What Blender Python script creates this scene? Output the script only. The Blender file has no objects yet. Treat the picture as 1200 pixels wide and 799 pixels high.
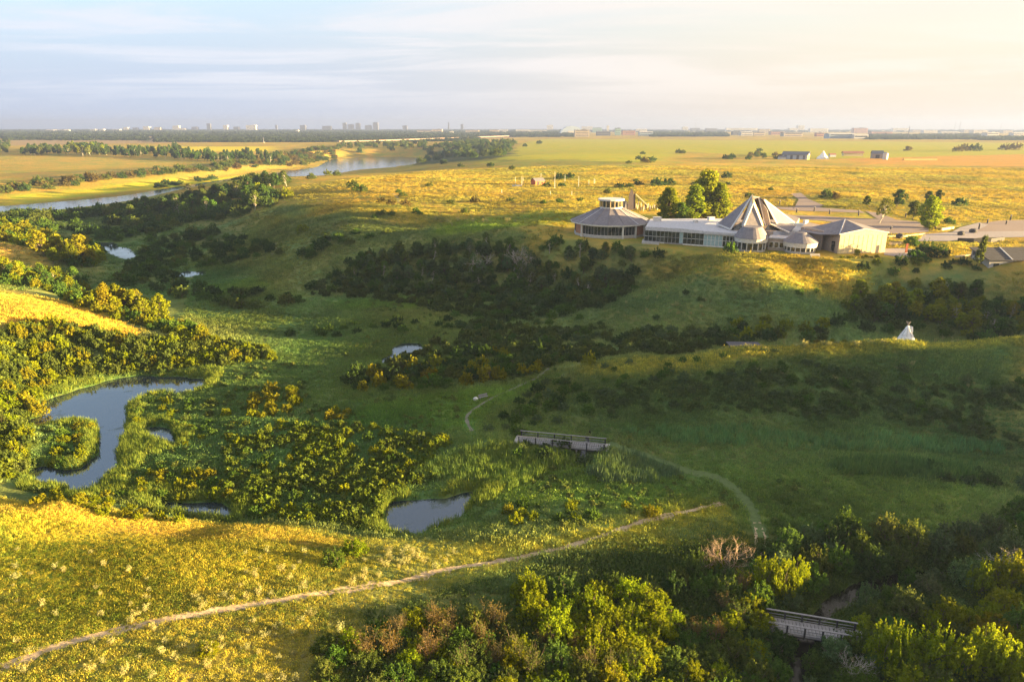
import bpy, bmesh, math, random
import numpy as np
from mathutils import Vector

scn = bpy.context.scene
COL = scn.collection
R = math.radians
random.seed(7)
rng = np.random.default_rng(11)

# ------------------------------------------------------------------ camera
CAM_Z = 60.0
F = 800.0                                  # focal length in pixels of a 1200 px wide picture (24 mm on 36 mm)
PITCH = math.atan((399.5 - 149.0) / F)     # the horizon stands at row 149
cam_d = bpy.data.cameras.new('camera')
cam_d.sensor_width = 36.0
cam_d.lens = 24.0
cam_d.clip_start = 1.0
cam_d.clip_end = 60000.0
cam = bpy.data.objects.new('camera', cam_d)
COL.objects.link(cam)
cam.location = (0, 0, CAM_Z)
cam.rotation_euler = (math.pi / 2 - PITCH, 0, 0)
scn.camera = cam

# ------------------------------------------------------------------ sun and sky
SUN_EL, SUN_AZ = 5.1, 97.0                # degrees; azimuth clockwise from the view direction (+Y)
SUN_V = Vector((math.sin(R(SUN_AZ)) * math.cos(R(SUN_EL)), math.cos(R(SUN_AZ)) * math.cos(R(SUN_EL)), math.sin(R(SUN_EL))))
sun_d = bpy.data.lights.new('sun', 'SUN')
sun_d.energy = 5.0
sun_d.angle = R(0.5)
sun_d.color = (1.0, 0.69, 0.29)
sun = bpy.data.objects.new('sun', sun_d)
COL.objects.link(sun)
sun.rotation_euler = SUN_V.to_track_quat('Z', 'Y').to_euler()

scn.view_settings.view_transform = 'Standard'
scn.view_settings.look = 'None'
scn.view_settings.exposure = 3.42
scn.view_settings.gamma = 1.0
scn.view_settings.use_curve_mapping = False
scn.cycles.max_bounces = 5
scn.cycles.diffuse_bounces = 2
scn.cycles.glossy_bounces = 2
scn.cycles.transmission_bounces = 3
scn.cycles.transparent_max_bounces = 4
scn.cycles.volume_bounces = 0
scn.cycles.use_denoising = True
scn.cycles.caustics_reflective = False
scn.cycles.caustics_refractive = False

world = bpy.data.worlds.new('World')
scn.world = world
world.use_nodes = True


class NT:
    """small helper to write node trees"""
    def __init__(self, nt):
        self.nt = nt
        nt.nodes.clear()

    def n(self, kind, inputs=None, **props):
        nd = self.nt.nodes.new(kind)
        for k, v in props.items():
            setattr(nd, k, v)
        for k, v in (inputs or {}).items():
            s = nd.inputs[k]
            if isinstance(v, bpy.types.NodeSocket):
                self.nt.links.new(v, s)
            else:
                s.default_value = v
        return nd

    def math(self, op, a, b=0.0, c=0.0, clamp=False):
        return self.n('ShaderNodeMath', {0: a, 1: b, 2: c}, operation=op, use_clamp=clamp).outputs[0]

    def vmath(self, op, a, b=(0, 0, 0)):
        return self.n('ShaderNodeVectorMath', {0: a, 1: b}, operation=op).outputs[0]

    def maprange(self, v, a, b, c=0.0, d=1.0, smooth=True):
        nd = self.n('ShaderNodeMapRange', {0: v, 1: a, 2: b, 3: c, 4: d})
        if smooth:
            nd.interpolation_type = 'SMOOTHSTEP'
        return nd.outputs[0]

    def mix(self, f, a, b, mode='MIX'):
        nd = self.n('ShaderNodeMix', data_type='RGBA', blend_type=mode, clamp_factor=True)
        for idx, v in ((0, f), (6, a), (7, b)):
            s = nd.inputs[idx]
            if isinstance(v, bpy.types.NodeSocket):
                self.nt.links.new(v, s)
            else:
                s.default_value = v if idx == 0 or len(v) == 4 else (*v, 1.0)
        return nd.outputs[2]

    def noise(self, vec, scale, detail=4.0, rough=0.55, dist=0.0):
        return self.n('ShaderNodeTexNoise', {'Vector': vec, 'Scale': scale, 'Detail': detail, 'Roughness': rough, 'Distortion': dist})


w = NT(world.node_tree)
tc = w.n('ShaderNodeTexCoord')
d_gen = tc.outputs['Generated']
sky = w.n('ShaderNodeTexSky', sky_type='NISHITA', sun_disc=False, sun_elevation=R(SUN_EL), sun_rotation=R(SUN_AZ),
          altitude=500.0, air_density=1.0, dust_density=1.4, ozone_density=1.6)
sep = w.n('ShaderNodeSeparateXYZ', {0: d_gen})
dz = w.math('MAXIMUM', sep.outputs[2], 0.0)
den = w.math('ADD', dz, 0.055)
cx_ = w.math('DIVIDE', sep.outputs[0], den)
cy_ = w.math('DIVIDE', sep.outputs[1], den)
cl = w.n('ShaderNodeCombineXYZ', {0: w.math('MULTIPLY', cx_, 0.42), 1: cy_, 2: 0.0})
n1 = w.noise(cl.outputs[0], 0.62, 7.0, 0.62, 0.6)
n2 = w.noise(cl.outputs[0], 0.16, 3.0, 0.5, 0.2)
cov = w.math('ADD', w.math('MULTIPLY', n1.outputs[0], 0.6), w.math('MULTIPLY', n2.outputs[0], 0.5))
mask = w.maprange(cov, 0.51, 0.62)
mask = w.math('MULTIPLY', mask, w.maprange(dz, 0.008, 0.07))
# towards the sun the thin cloud and haze glow warm; away from it they are pale lavender
sdir = w.n('ShaderNodeVectorMath', {0: d_gen, 1: tuple(SUN_V)}, operation='DOT_PRODUCT').outputs['Value']
toward = w.maprange(sdir, -0.62, 0.42)
cloud_c = w.mix(toward, (1.32, 1.38, 1.54), (1.66, 1.47, 1.27))
veil_c = w.mix(toward, (.88, 1.04, 1.38), (1.46, 1.26, 1.05))
lowveil = w.math('MULTIPLY', w.maprange(dz, 0.42, 0.02), 0.97)
veil_amt = w.math('MAXIMUM', w.math('MAXIMUM', lowveil, 0.55), w.math('MULTIPLY', toward, 0.85))
base = w.mix(veil_amt, sky.outputs[0], veil_c)
skyc = w.mix(w.math('MULTIPLY', mask, 0.85), base, cloud_c)
bg = w.n('ShaderNodeBackground', {'Color': skyc, 'Strength': 0.063})
out = w.n('ShaderNodeOutputWorld', {'Surface': bg.outputs[0]})

# ------------------------------------------------------------------ picture rays (used only to find places on the ground)
CP, SP = math.cos(PITCH), math.sin(PITCH)


def ray(u, v):
    X = (np.asarray(u, float) - 600.0) / F
    Y = (399.5 - np.asarray(v, float)) / F
    return X, CP + Y * SP, -SP + Y * CP      # direction x, y, z


def at_z(u, v, z):
    dx, dy, dz_ = ray(u, v)
    t = (z - CAM_Z) / dz_
    return dx * t, dy * t


def project(x, y, z):
    dz_ = z - CAM_Z
    dep = y * CP - dz_ * SP
    up = y * SP + dz_ * CP
    return 600 + F * x / dep, 399.5 - F * up / dep, dep

# ------------------------------------------------------------------ terrain heights
# (picture column, picture row, height): places whose height was judged from the photograph
TP = [
    # near bench on the left
    (0, 799, 10.5), (150, 799, 10), (300, 799, 8.5), (450, 799, 6), (600, 799, 4), (750, 799, 2.2), (880, 799, .6), (1050, 799, 1.2), (1200, 799, 2.2),
    (0, 740, 10), (0, 690, 9.6), (150, 690, 9), (300, 690, 7.6), (450, 690, 5.8), (600, 690, 3.6), (750, 690, 2), (880, 690, 1.0), (1000, 690, .6), (1200, 700, 1.6),
    (150, 640, 8.4), (300, 650, 7.0),
    (0, 588, 8.2), (100, 600, 7.6), (200, 614, 6.6), (300, 624, 5.4), (430, 636, 3.6), (560, 638, 2.3), (700, 625, 1.6), (850, 592, 1.0),
    (0, 566, 1.6), (100, 582, .5), (200, 600, .3), (300, 612, .3), (430, 622, .3), (530, 612, .4),
    # valley floor
    (60, 540, .2), (150, 560, .2), (250, 560, .3), (350, 580, .3), (450, 600, .3), (520, 560, .3), (600, 560, .5), (700, 560, .6), (800, 560, .9),
    (250, 500, .3), (350, 500, .3), (450, 500, .4), (550, 500, .6), (612, 515, 1.2), (715, 520, 1.8), (760, 530, 1.8), (850, 530, 1.2), (1000, 560, 1), (1150, 560, 1.0),
    (1000, 620, .8), (1150, 620, 1.2), (1200, 560, 1.8), (900, 640, .8), (1100, 660, 1.0), (250, 455, .2), (350, 450, .2), (450, 450, .3), (550, 450, .6),
    (640, 445, 1.6), (350, 410, .2), (450, 410, .1), (550, 410, 1), (300, 380, .2), (400, 380, .5), (500, 380, 1), (600, 380, 2.0),
    (250, 350, .1), (350, 350, .6), (450, 355, 1.5), (550, 360, 2.2), (620, 370, 2.6),
    (200, 330, 0), (150, 300, -.2), (270, 305, 1.0), (320, 325, 2), (180, 270, .3), (100, 255, 0), (220, 300, .4),
    # near spur on the right: foot, face, crest, hollow behind
    (650, 500, 1.0), (720, 496, 1.4), (800, 490, 1.6), (950, 500, 2.0), (1100, 512, 1.8), (1200, 525, 1.4),
    (700, 455, 3.8), (800, 450, 5.4), (950, 450, 7.4), (1100, 455, 7.4), (1200, 460, 7.6),
    (660, 430, 3.2), (700, 424, 5.2), (760, 417, 7.4), (860, 409, 10.2), (960, 403, 11.8), (1060, 398, 13.2), (1200, 393, 15.0),
    (700, 407, 3.0), (780, 400, 3.2), (870, 397, 3.4), (960, 393, 4.0), (1062, 391, 4.6), (1150, 384, 6), (1200, 380, 7),
    # slope up to the visitor centre
    (620, 400, 2.2), (690, 357, 5), (770, 326, 10), (830, 311, 17.4), (850, 302, 18.8), (850, 318, 17.8), (900, 322, 17.4), (905, 312, 18.4), (960, 326, 16.8), (720, 385, 3.5), (850, 385, 3.6), (850, 345, 11), (950, 312, 18.0), (950, 345, 11), (1000, 322, 15.6),
    (1000, 372, 6), (1050, 380, 6), (1150, 368, 7), (1200, 368, 8), (1050, 345, 10.5), (1100, 340, 13), (1200, 338, 15), (1060, 314, 16.8), (1120, 312, 18.6), (1200, 322, 18.4),
    (980, 300, 20), (1034, 299, 20), (1100, 296, 19.6), (1200, 300, 19.4), (870, 292, 20), (760, 285, 20), (715, 280, 20), (665, 279, 19.6), (900, 280, 20), (1000, 270, 20), (1200, 270, 20),
    (700, 296, 16.5), (780, 300, 15.5), (640, 292, 15), (700, 330, 5.5), (600, 330, 5.5),
    (600, 280, 18), (600, 292, 15), (540, 292, 14), (470, 290, 13), (400, 300, 9), (400, 330, 3.2), (480, 335, 3.2), (560, 335, 4.2), (640, 340, 4.4),
    (400, 262, 17), (480, 268, 15.5), (540, 268, 16.8), (620, 262, 18.6), (400, 245, 17.5), (500, 250, 18.4), (330, 300, 5), (340, 275, 10), (330, 255, 12), (280, 280, 4), (260, 262, 5), (260, 245, 5),
    (200, 224, 6), (240, 217, 10), (280, 211, 13), (318, 208, 15), (338, 207.5, 15), (320, 236, 14), (250, 236, 7), (200, 244, 2), (300, 224, 13), (225, 230, 5), (380, 225, 18), (330, 214, 14.5), (400, 207, 17), (450, 205, 17.5),
    # hills on the left
    (0, 345, 11.5), (60, 356, 9.8), (110, 372, 7.6), (160, 388, 5.0), (0, 400, 7.5), (50, 400, 6), (0, 335, 7), (60, 340, 4.4), (110, 352, 2.6), (170, 366, 1.4), (240, 380, .8),
    (60, 445, .6), (150, 432, .6), (220, 432, .5), (230, 405, 2.4), (300, 415, 1.0), (160, 410, 3.2), (0, 450, 6.5), (0, 520, 3.6), (30, 500, 2.0),
    (0, 283, 12), (40, 296, 8.5), (70, 313, 4.2), (0, 268, 7), (60, 285, 2), (100, 300, .6), (0, 315, 7), (100, 325, 1.2),
    # the plateau and the far plain
    (640, 250, 20), (800, 250, 20), (1000, 250, 20), (1200, 250, 20), (500, 225, 19.5), (700, 215, 20), (900, 215, 20), (1200, 215, 20),
    (600, 190, 19.5), (800, 185, 20), (1000, 185, 20), (1200, 185, 20), (520, 200, 18), (600, 171, 18), (700, 166, 19), (1000, 166, 20), (1200, 166, 20), (560, 184, 18),
    (800, 154, 20), (1200, 154, 20), (400, 154, 20), (0, 154, 20),
    # beyond the river
    (0, 232, -2.5), (100, 222, -2.5), (200, 214, -2.0), (270, 208, -1.5), (0, 218, 4), (100, 212, 4), (200, 203, 5), (300, 194, 6), (0, 200, 7), (150, 194, 8), (0, 180, 11), (200, 180, 11), (340, 186, 4), (300, 172, 13), (0, 168, 14), (400, 166, 14), (500, 160, 16),
]
TW = [  # outside the picture, in metres: the plateau goes on to the right; its unseen rises and creek notch are shaped to steer sun and shade
    (-120, 45, 12), (-60, 25, 11), (0, 15, 9), (60, 20, 7), (85, 50, 4.5), (105, 45, 8), (100, 66, 7.5), (118, 75, 9.5), (130, 55, 12.0), (150, 35, 14.5), (180, 20, 17), (140, 71, 11.5), (165, 66, 13.5), (200, 58, 16),
    (110, 90, 7), (128, 89, 10), (130, 100, 12.6), (136, 111, 16), (145, 121, 20), (165, 132, 19.0), (190, 140, 18), (172, 148, 16.6), (170, 165, 22.5), (200, 162, 22.5), (172, 192, 20.8), (192, 186, 21), (230, 175, 21),
    (170, 97, 14.5), (250, 50, 18.5), (250, 92, 19), (250, 110, 20), (400, 150, 20), (150, 10, 16.0), (240, 0, 18), (320, -40, 19.5), (150, -60, 19), (0, -60, 15), (-120, -30, 16), (-200, 60, 16), (-180, 130, 12),
    (260, 200, 20), (600, 0, 20), (-400, 100, 18), (0, -400, 20), (1500, 0, 20), (-1500, 0, 18), (0, -1500, 20), (600, 600, 20), (2500, 1500, 20), (-280, 260, 15), (-500, 380, 10), (-900, 500, -3), (-1500, 2000, 12), (-3000, 1500, 14),
    (-9000, 0, 20), (9000, 0, 20), (0, 9500, 21), (9000, 9000, 21), (-9000, 9000, 21),
    (100, 108, 5), (-190, 800, 8), (-215, 900, 1), (-240, 1000, -3), (-135, 830, 9), (-160, 950, 2), (-185, 1080, -3), (-235, 790, 6), (-268, 890, -1), (-298, 1000, -3), (20, 166, 2.6), (40, 167, 2.6), (58, 168, 2.8), (80, 168, 3.2), (102, 168, 3.8), (128, 170, 5.2), (150, 172, 10),
]


def _lp(x, y):
    r = np.sqrt(x * x + y * y) + 12.0
    return np.arctan2(x, y), np.log(r)


_cx, _cy, _cz = [], [], []
for u_, v_, z_ in TP:
    a_, b_ = at_z(u_, v_, z_)
    _cx.append(float(a_)); _cy.append(float(b_)); _cz.append(z_)
for a_, b_, z_ in TW:
    _cx.append(a_); _cy.append(b_); _cz.append(z_)
_cx, _cy, _cz = map(np.array, (_cx, _cy, _cz))
_cs, _ct = _lp(_cx, _cy)
MQ = 0.035
_n = len(_cx)
_A = np.sqrt((_cs[:, None] - _cs[None]) ** 2 + (_ct[:, None] - _ct[None]) ** 2 + MQ * MQ)
_P = np.ones((_n, 1))
_M = np.block([[_A - 0.006 * np.eye(_n), _P], [_P.T, np.zeros((1, 1))]])
_W = np.linalg.solve(_M, np.append(_cz, 0.0))


def raw_h(x, y):
    s, t = _lp(x, y)
    o = np.empty(len(x))
    for k in range(0, len(x), 20000):
        e = slice(k, k + 20000)
        o[e] = np.sqrt((s[e, None] - _cs[None]) ** 2 + (t[e, None] - _ct[None]) ** 2 + MQ * MQ) @ _W[:-1] + _W[-1]
    return o


def _hash(ix, iy, seed):
    h = (ix * 374761393 + iy * 668265263 + seed * 974634777) & 0x7fffffff
    h = ((h ^ (h >> 13)) * 1274126177) & 0x7fffffff
    return ((h ^ (h >> 16)) & 0xffff) / 65535.0


def vnoise(x, y, wl, seed):
    x = x / wl; y = y / wl
    ix = np.floor(x).astype(np.int64); iy = np.floor(y).astype(np.int64)
    fx = x - ix; fy = y - iy
    fx = fx * fx * fx * (fx * (fx * 6 - 15) + 10); fy = fy * fy * fy * (fy * (fy * 6 - 15) + 10)
    a = _hash(ix, iy, seed); b = _hash(ix + 1, iy, seed); c = _hash(ix, iy + 1, seed); d = _hash(ix + 1, iy + 1, seed)
    return (a + (b - a) * fx) * (1 - fy) + (c + (d - c) * fx) * fy - 0.5


def inside(poly, x, y):
    p = np.asarray(poly); r = np.zeros(len(x), bool)
    for i in range(len(p)):
        x0, y0 = p[i - 1]; x1, y1 = p[i]
        c = (y0 > y) != (y1 > y)
        with np.errstate(divide='ignore', invalid='ignore'):
            r ^= c & (x < (x1 - x0) * (y - y0) / (y1 - y0) + x0)
    return r


def seg_dist(pts, x, y, closed=False):
    p = np.asarray(pts, float); d = np.full(len(x), 1e9)
    for i in range(0 if closed else 1, len(p)):
        ax, ay = p[i - 1]; bx, by = p[i]
        ex, ey = bx - ax, by - ay
        t = np.clip(((x - ax) * ex + (y - ay) * ey) / (ex * ex + ey * ey + 1e-9), 0, 1)
        d = np.minimum(d, np.hypot(x - ax - t * ex, y - ay - t * ey))
    return d


def sdist(poly, x, y):
    d = seg_dist(poly, x, y, True)
    return np.where(inside(poly, x, y), -d, d)


def wpoly(pix, z):
    return [tuple(map(float, at_z(u, v, z))) for u, v in pix]


POND_Z = -0.35
RIVER_Z = -4.0
PONDS = {
    'pond_main': [(62, 466), (85, 455), (120, 446), (170, 440), (215, 442), (246, 446), (244, 456), (222, 462), (192, 461), (163, 466), (141, 478), (146, 492), (150, 508), (141, 520), (140, 538), (134, 553), (118, 566), (112, 580), (86, 583), (60, 572), (40, 560), (44, 551), (75, 553), (98, 549), (112, 535), (116, 515), (112, 498), (88, 494), (62, 500), (36, 505), (34, 492), (58, 484)],
    'pond_inlet': [(168, 503), (182, 498), (200, 503), (212, 519), (206, 526), (186, 516), (172, 512)],
    'pond_low': [(186, 588), (214, 589), (262, 586), (276, 596), (270, 610), (226, 606), (196, 600)],
    'pond_mid': [(458, 603), (466, 594), (500, 590), (528, 584), (546, 576), (562, 577), (557, 591), (540, 600), (520, 611), (490, 620), (462, 624), (456, 616)],
    'pond_upper': [(446, 422), (458, 415), (460, 408), (474, 402), (490, 402), (498, 410), (488, 416), (476, 418), (466, 426), (450, 428)],
    'pond_far': [(112, 284), (126, 284), (136, 289), (150, 291), (160, 299), (154, 307), (142, 304), (130, 298), (120, 292)],
    'pond_sliver': [(200, 320), (220, 317.5), (242, 318.5), (240, 324), (218, 325), (202, 325)],
    'pond_small': [(95, 345), (104, 339), (111, 343), (110, 352), (98, 353)],
}
PONDS = {k: wpoly(v, POND_Z) for k, v in PONDS.items()}
# creek under the two footbridges (a narrow open channel)
CREEK_NEAR = wpoly([(926, 830), (932, 790), (938, 765), (944, 748), (950, 735), (975, 712), (1010, 690), (1060, 676), (1130, 668), (1230, 672)], -0.4)
CREEK_FAR = wpoly([(690, 505), (686, 525), (683, 536), (678, 552)], -0.4)
RIVER = wpoly([(-420, 262), (0, 250), (50, 248), (110, 241), (160, 234), (215, 223), (300, 211), (345, 207), (380, 206), (420, 199), (460, 196), (492, 193), (500, 186), (470, 184), (420, 184.5), (388, 187), (372, 196), (340, 200), (290, 206), (240, 214), (190, 222), (150, 229), (90, 235), (40, 239), (0, 242), (-420, 246)], RIVER_Z)

# ------------------------------------------------------------------ the ground grid: fine near the camera, coarse far away


def axis(lo, hi, step, lo_end, hi_end, g):
    a = list(np.arange(lo, hi, step))
    s = step; b = a[-1]
    while b < hi_end:
        s *= g; b += s; a.append(b)
    s = step; b = a[0]; pre = []
    while b > lo_end:
        s *= g; b -= s; pre.append(b)
    return np.array(pre[::-1] + a)


GX = axis(-150, 160, 1.25, -9000, 9000, 1.045)
GY = axis(45, 275, 1.25, -1500, 9500, 1.028)
gx, gy = np.meshgrid(GX, GY)
nx, ny = len(GX), len(GY)
X = gx.ravel(); Y = gy.ravel()
sx = np.gradient(GX); sy = np.gradient(GY)
SPACE = np.maximum(*np.meshgrid(sx, sy)).ravel()
Z = raw_h(X, Y)
Z = np.clip(Z, -6, 24)

PAD = []   # flattened places are filled in below: (polygon, height, blend)


def detail(x, y, sp):
    o = np.zeros(len(x))
    for wl, amp, sd in ((90, .9, 1), (38, .75, 2), (17, .55, 3), (8, .34, 4), (4.2, .2, 5)):
        o += amp * vnoise(x, y, wl, sd) * np.clip((wl / sp - 2) / 3, 0, 1)
    return o


_d = np.hypot(X, Y)
_flat = np.clip((Z - 0.5) / 4, 0.25, 1.0)
Z = Z + detail(X, Y, SPACE) * _flat
_lo = (_d < 420) & (Z < 0.25)
Z[_lo] = 0.25 + (Z[_lo] - 0.25) * 0.15
# flat ground under the visitor centre and its car parks
pad = wpoly([(650, 281), (760, 292), (870, 297), (980, 304), (1050, 302), (1210, 296), (1260, 240), (980, 232), (740, 240), (660, 262)], 20)
_pd = sdist(pad, X, Y)
_k = 1 - np.clip((_pd + 2) / 12, 0, 1); _k = _k * _k * (3 - 2 * _k)
Z = Z * (1 - _k) + (20.0 + 0.02 * np.sin(X * .2)) * _k
# water bodies are cut into the ground
for k_, p_ in PONDS.items():
    bb = np.array(p_); m = 25
    sel = (X > bb[:, 0].min() - m) & (X < bb[:, 0].max() + m) & (Y > bb[:, 1].min() - m) & (Y < bb[:, 1].max() + m)
    xs, ys = X[sel], Y[sel]
    d = sdist(p_, xs, ys) + (1.0 if k_ in ('pond_main', 'pond_mid') else .35) * (3.0 * vnoise(xs, ys, 13, 30) + 2.0 * vnoise(xs, ys, 6, 31) + 1.3 * vnoise(xs, ys, 2.8, 32))
    zz = np.where(d < 0, np.maximum(POND_Z + d * 0.5, -1.6), POND_Z + 0.02 + d * 0.42)
    Z[sel] = np.minimum(Z[sel], zz)
for line, wdt in ((CREEK_NEAR, .9), (CREEK_FAR, .3)):
    d = seg_dist(line, X, Y) - wdt + 1.2 * vnoise(X, Y, 6, 33)
    zz = np.where(d < 0, np.maximum(POND_Z + d * 0.7, -1.4), POND_Z + d * 0.45)
    Z = np.minimum(Z, np.where(d < 12, zz, 99))
d = sdist(RIVER, X, Y)
Z = np.minimum(Z, np.where(d < 0, np.maximum(RIVER_Z + d * 0.12, -7), RIVER_Z + 0.05 + np.where(d < 30, d * 0.06, 1.8 + (d - 30) * 0.35)))
ZG = Z.reshape(ny, nx)


def H(x, y):
    """height of the ground sheet"""
    x = np.atleast_1d(np.asarray(x, float)); y = np.atleast_1d(np.asarray(y, float))
    i = np.clip(np.searchsorted(GX, x) - 1, 0, nx - 2); j = np.clip(np.searchsorted(GY, y) - 1, 0, ny - 2)
    fx = np.clip((x - GX[i]) / (GX[i + 1] - GX[i]), 0, 1); fy = np.clip((y - GY[j]) / (GY[j + 1] - GY[j]), 0, 1)
    return (ZG[j, i] * (1 - fx) + ZG[j, i + 1] * fx) * (1 - fy) + (ZG[j + 1, i] * (1 - fx) + ZG[j + 1, i + 1] * fx) * fy


def hits(us, vs):
    """where the rays through picture places meet the ground"""
    us = np.atleast_1d(np.asarray(us, float)); vs = np.atleast_1d(np.asarray(vs, float))
    dx, dy, dz_ = ray(us, vs)
    t = np.full(len(us), 40.0); done = np.zeros(len(us), bool); lo = t.copy()
    for _ in range(900):
        z = CAM_Z + dz_ * t
        below = z < H(dx * t, dy * t)
        done |= below
        step = ~done
        if not step.any() or t[step].min() > 16000:
            break
        lo[step] = t[step]; t[step] *= 1.008
    hi = t.copy()
    for _ in range(18):
        m = (lo + hi) / 2
        b = CAM_Z + dz_ * m < H(dx * m, dy * m)
        hi = np.where(b, m, hi); lo = np.where(b, lo, m)
    return dx * hi, dy * hi


def at(u, v):
    x, y = hits([u], [v])
    return Vector((float(x[0]), float(y[0]), float(H(x, y)[0])))


def gpoly(pix):
    x, y = hits([p[0] for p in pix], [p[1] for p in pix])
    return list(zip(x.tolist(), y.tolist()))

# ------------------------------------------------------------------ materials
MATS = {}


def material(name, color=(.5, .5, .5), rough=.8, metal=0.0, spec=.3, build=None):
    if name in MATS:
        return MATS[name]
    m = bpy.data.materials.new(name)
    m.use_nodes = True
    t = NT(m.node_tree)
    o = t.n('ShaderNodeOutputMaterial')
    if build:
        s = build(t)
    else:   # a plain surface with fine mottling and wear
        co = t.n('ShaderNodeTexCoord').outputs['Object']
        nz = t.noise(co, 1.7, 5, .6).outputs[0]
        c = t.mix(t.maprange(nz, .3, .7), tuple(v * .82 for v in color), tuple(min(1, v * 1.1) for v in color))
        s = t.n('ShaderNodeBsdfPrincipled', {'Base Color': c, 'Roughness': rough, 'Metallic': metal, 'Specular IOR Level': spec}).outputs[0]
    t.nt.links.new(s, o.inputs['Surface'])
    MATS[name] = m
    return m


def ground_nodes(t):
    geo = t.n('ShaderNodeNewGeometry')
    pos = geo.outputs['Position']
    tint = t.n('ShaderNodeAttribute', attribute_name='tint').outputs['Color']
    rel = t.n('ShaderNodeAttribute', attribute_name='relief').outputs['Fac']
    nA = t.noise(pos, 0.045, 5, .6).outputs[0]
    nB = t.noise(pos, 0.33, 6, .65).outputs[0]
    nC = t.noise(pos, 2.2, 4, .6).outputs[0]
    dry = t.mix(1.0, tint, (1.22, 1.0, .8), 'MULTIPLY')
    lush = t.mix(1.0, tint, (.72, .95, .8), 'MULTIPLY')
    c = t.mix(t.maprange(t.math('ADD', t.math('MULTIPLY', nA, .6), t.math('MULTIPLY', nB, .4)), .4, .6), lush, dry)
    c = t.mix(t.math('MULTIPLY', rel, 1.0), tint, c)
    v = t.math('MULTIPLY_ADD', t.math('MULTIPLY', t.math('ADD', nB, nC), rel), .5, t.math('SUBTRACT', 1.0, t.math('MULTIPLY', rel, .5)))
    c = t.n('ShaderNodeVectorMath', {0: c}, operation='SCALE')
    t.nt.links.new(v, c.inputs['Scale'])
    h = t.math('ADD', t.math('MULTIPLY', nB, .8), t.math('MULTIPLY', nC, .22))
    b = t.n('ShaderNodeBump', {'Height': h, 'Strength': t.math('MULTIPLY', rel, .75), 'Distance': .9})
    return t.n('ShaderNodeBsdfPrincipled', {'Base Color': c.outputs[0], 'Roughness': 1.0, 'Specular IOR Level': .05, 'Normal': b.outputs[0]}).outputs[0]


def water_nodes(t):
    pos = t.n('ShaderNodeNewGeometry').outputs['Position']
    n = t.noise(pos, .9, 3, .5).outputs[0]
    scum = t.noise(pos, .12, 5, .62, .5).outputs[0]
    sc = t.maprange(scum, .57, .66)
    b = t.n('ShaderNodeBump', {'Height': n, 'Strength': .06, 'Distance': .3})
    wat = t.n('ShaderNodeBsdfPrincipled', {'Base Color': (.022, .032, .042, 1), 'Roughness': .05, 'Specular IOR Level': 1.0, 'IOR': 1.75, 'Normal': b.outputs[0]})
    alg = t.n('ShaderNodeBsdfPrincipled', {'Base Color': (.05, .07, .02, 1), 'Roughness': .6})
    return t.n('ShaderNodeMixShader', {0: t.math('MULTIPLY', sc, .55), 1: wat.outputs[0], 2: alg.outputs[0]}).outputs[0]


def creek_nodes(t):  # pond water's dark variant: shade put into its brown colour
    pos = t.n('ShaderNodeNewGeometry').outputs['Position']
    n = t.noise(pos, 1.4, 3, .5).outputs[0]
    b = t.n('ShaderNodeBump', {'Height': n, 'Strength': .1, 'Distance': .2})
    return t.n('ShaderNodeBsdfPrincipled', {'Base Color': (.016, .016, .011, 1), 'Roughness': .12, 'Specular IOR Level': .5, 'IOR': 1.33, 'Normal': b.outputs[0]}).outputs[0]


def river_nodes(t):
    pos = t.n('ShaderNodeNewGeometry').outputs['Position']
    n = t.noise(pos, .25, 3, .5).outputs[0]
    b = t.n('ShaderNodeBump', {'Height': n, 'Strength': .04, 'Distance': 1.0})
    return t.n('ShaderNodeBsdfPrincipled', {'Base Color': (.05, .06, .06, 1), 'Roughness': .12, 'Specular IOR Level': 1.0, 'IOR': 1.5, 'Normal': b.outputs[0]}).outputs[0]


def dirt_nodes(t):
    pos = t.n('ShaderNodeNewGeometry').outputs['Position']
    n = t.noise(pos, .9, 6, .7).outputs[0]
    n2 = t.noise(pos, 6.0, 3, .6).outputs[0]
    c = t.mix(t.maprange(n, .35, .65), (.38, .27, .165), (.56, .43, .28))
    c = t.mix(t.maprange(n2, .52, .68), c, (.22, .19, .08))
    b = t.n('ShaderNodeBump', {'Height': n, 'Strength': .5, 'Distance': .2})
    return t.n('ShaderNodeBsdfPrincipled', {'Base Color': c, 'Roughness': 1.0, 'Specular IOR Level': .05, 'Normal': b.outputs[0]}).outputs[0]


def asphalt_nodes(t):
    pos = t.n('ShaderNodeNewGeometry').outputs['Position']
    n = t.noise(pos, .15, 6, .65).outputs[0]
    c = t.mix(t.maprange(n, .35, .65), (.10, .085, .085), (.17, .145, .14))
    return t.n('ShaderNodeBsdfPrincipled', {'Base Color': c, 'Roughness': .9, 'Specular IOR Level': .2}).outputs[0]


M_GROUND = material('ground', build=ground_nodes)
M_WATER = material('pond_water', build=water_nodes)
M_CREEK = material('creek_water', build=creek_nodes)
M_RIVER = material('river_water', build=river_nodes)
M_DIRT = material('dirt', build=dirt_nodes)
M_ASPH = material('asphalt', build=asphalt_nodes)


# ------------------------------------------------------------------ object helpers
def tag(o, label=None, cat=None, group=None, kind=None):
    if label: o['label'] = label
    if cat: o['category'] = cat
    if group: o['group'] = group
    if kind: o['kind'] = kind
    return o


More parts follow.
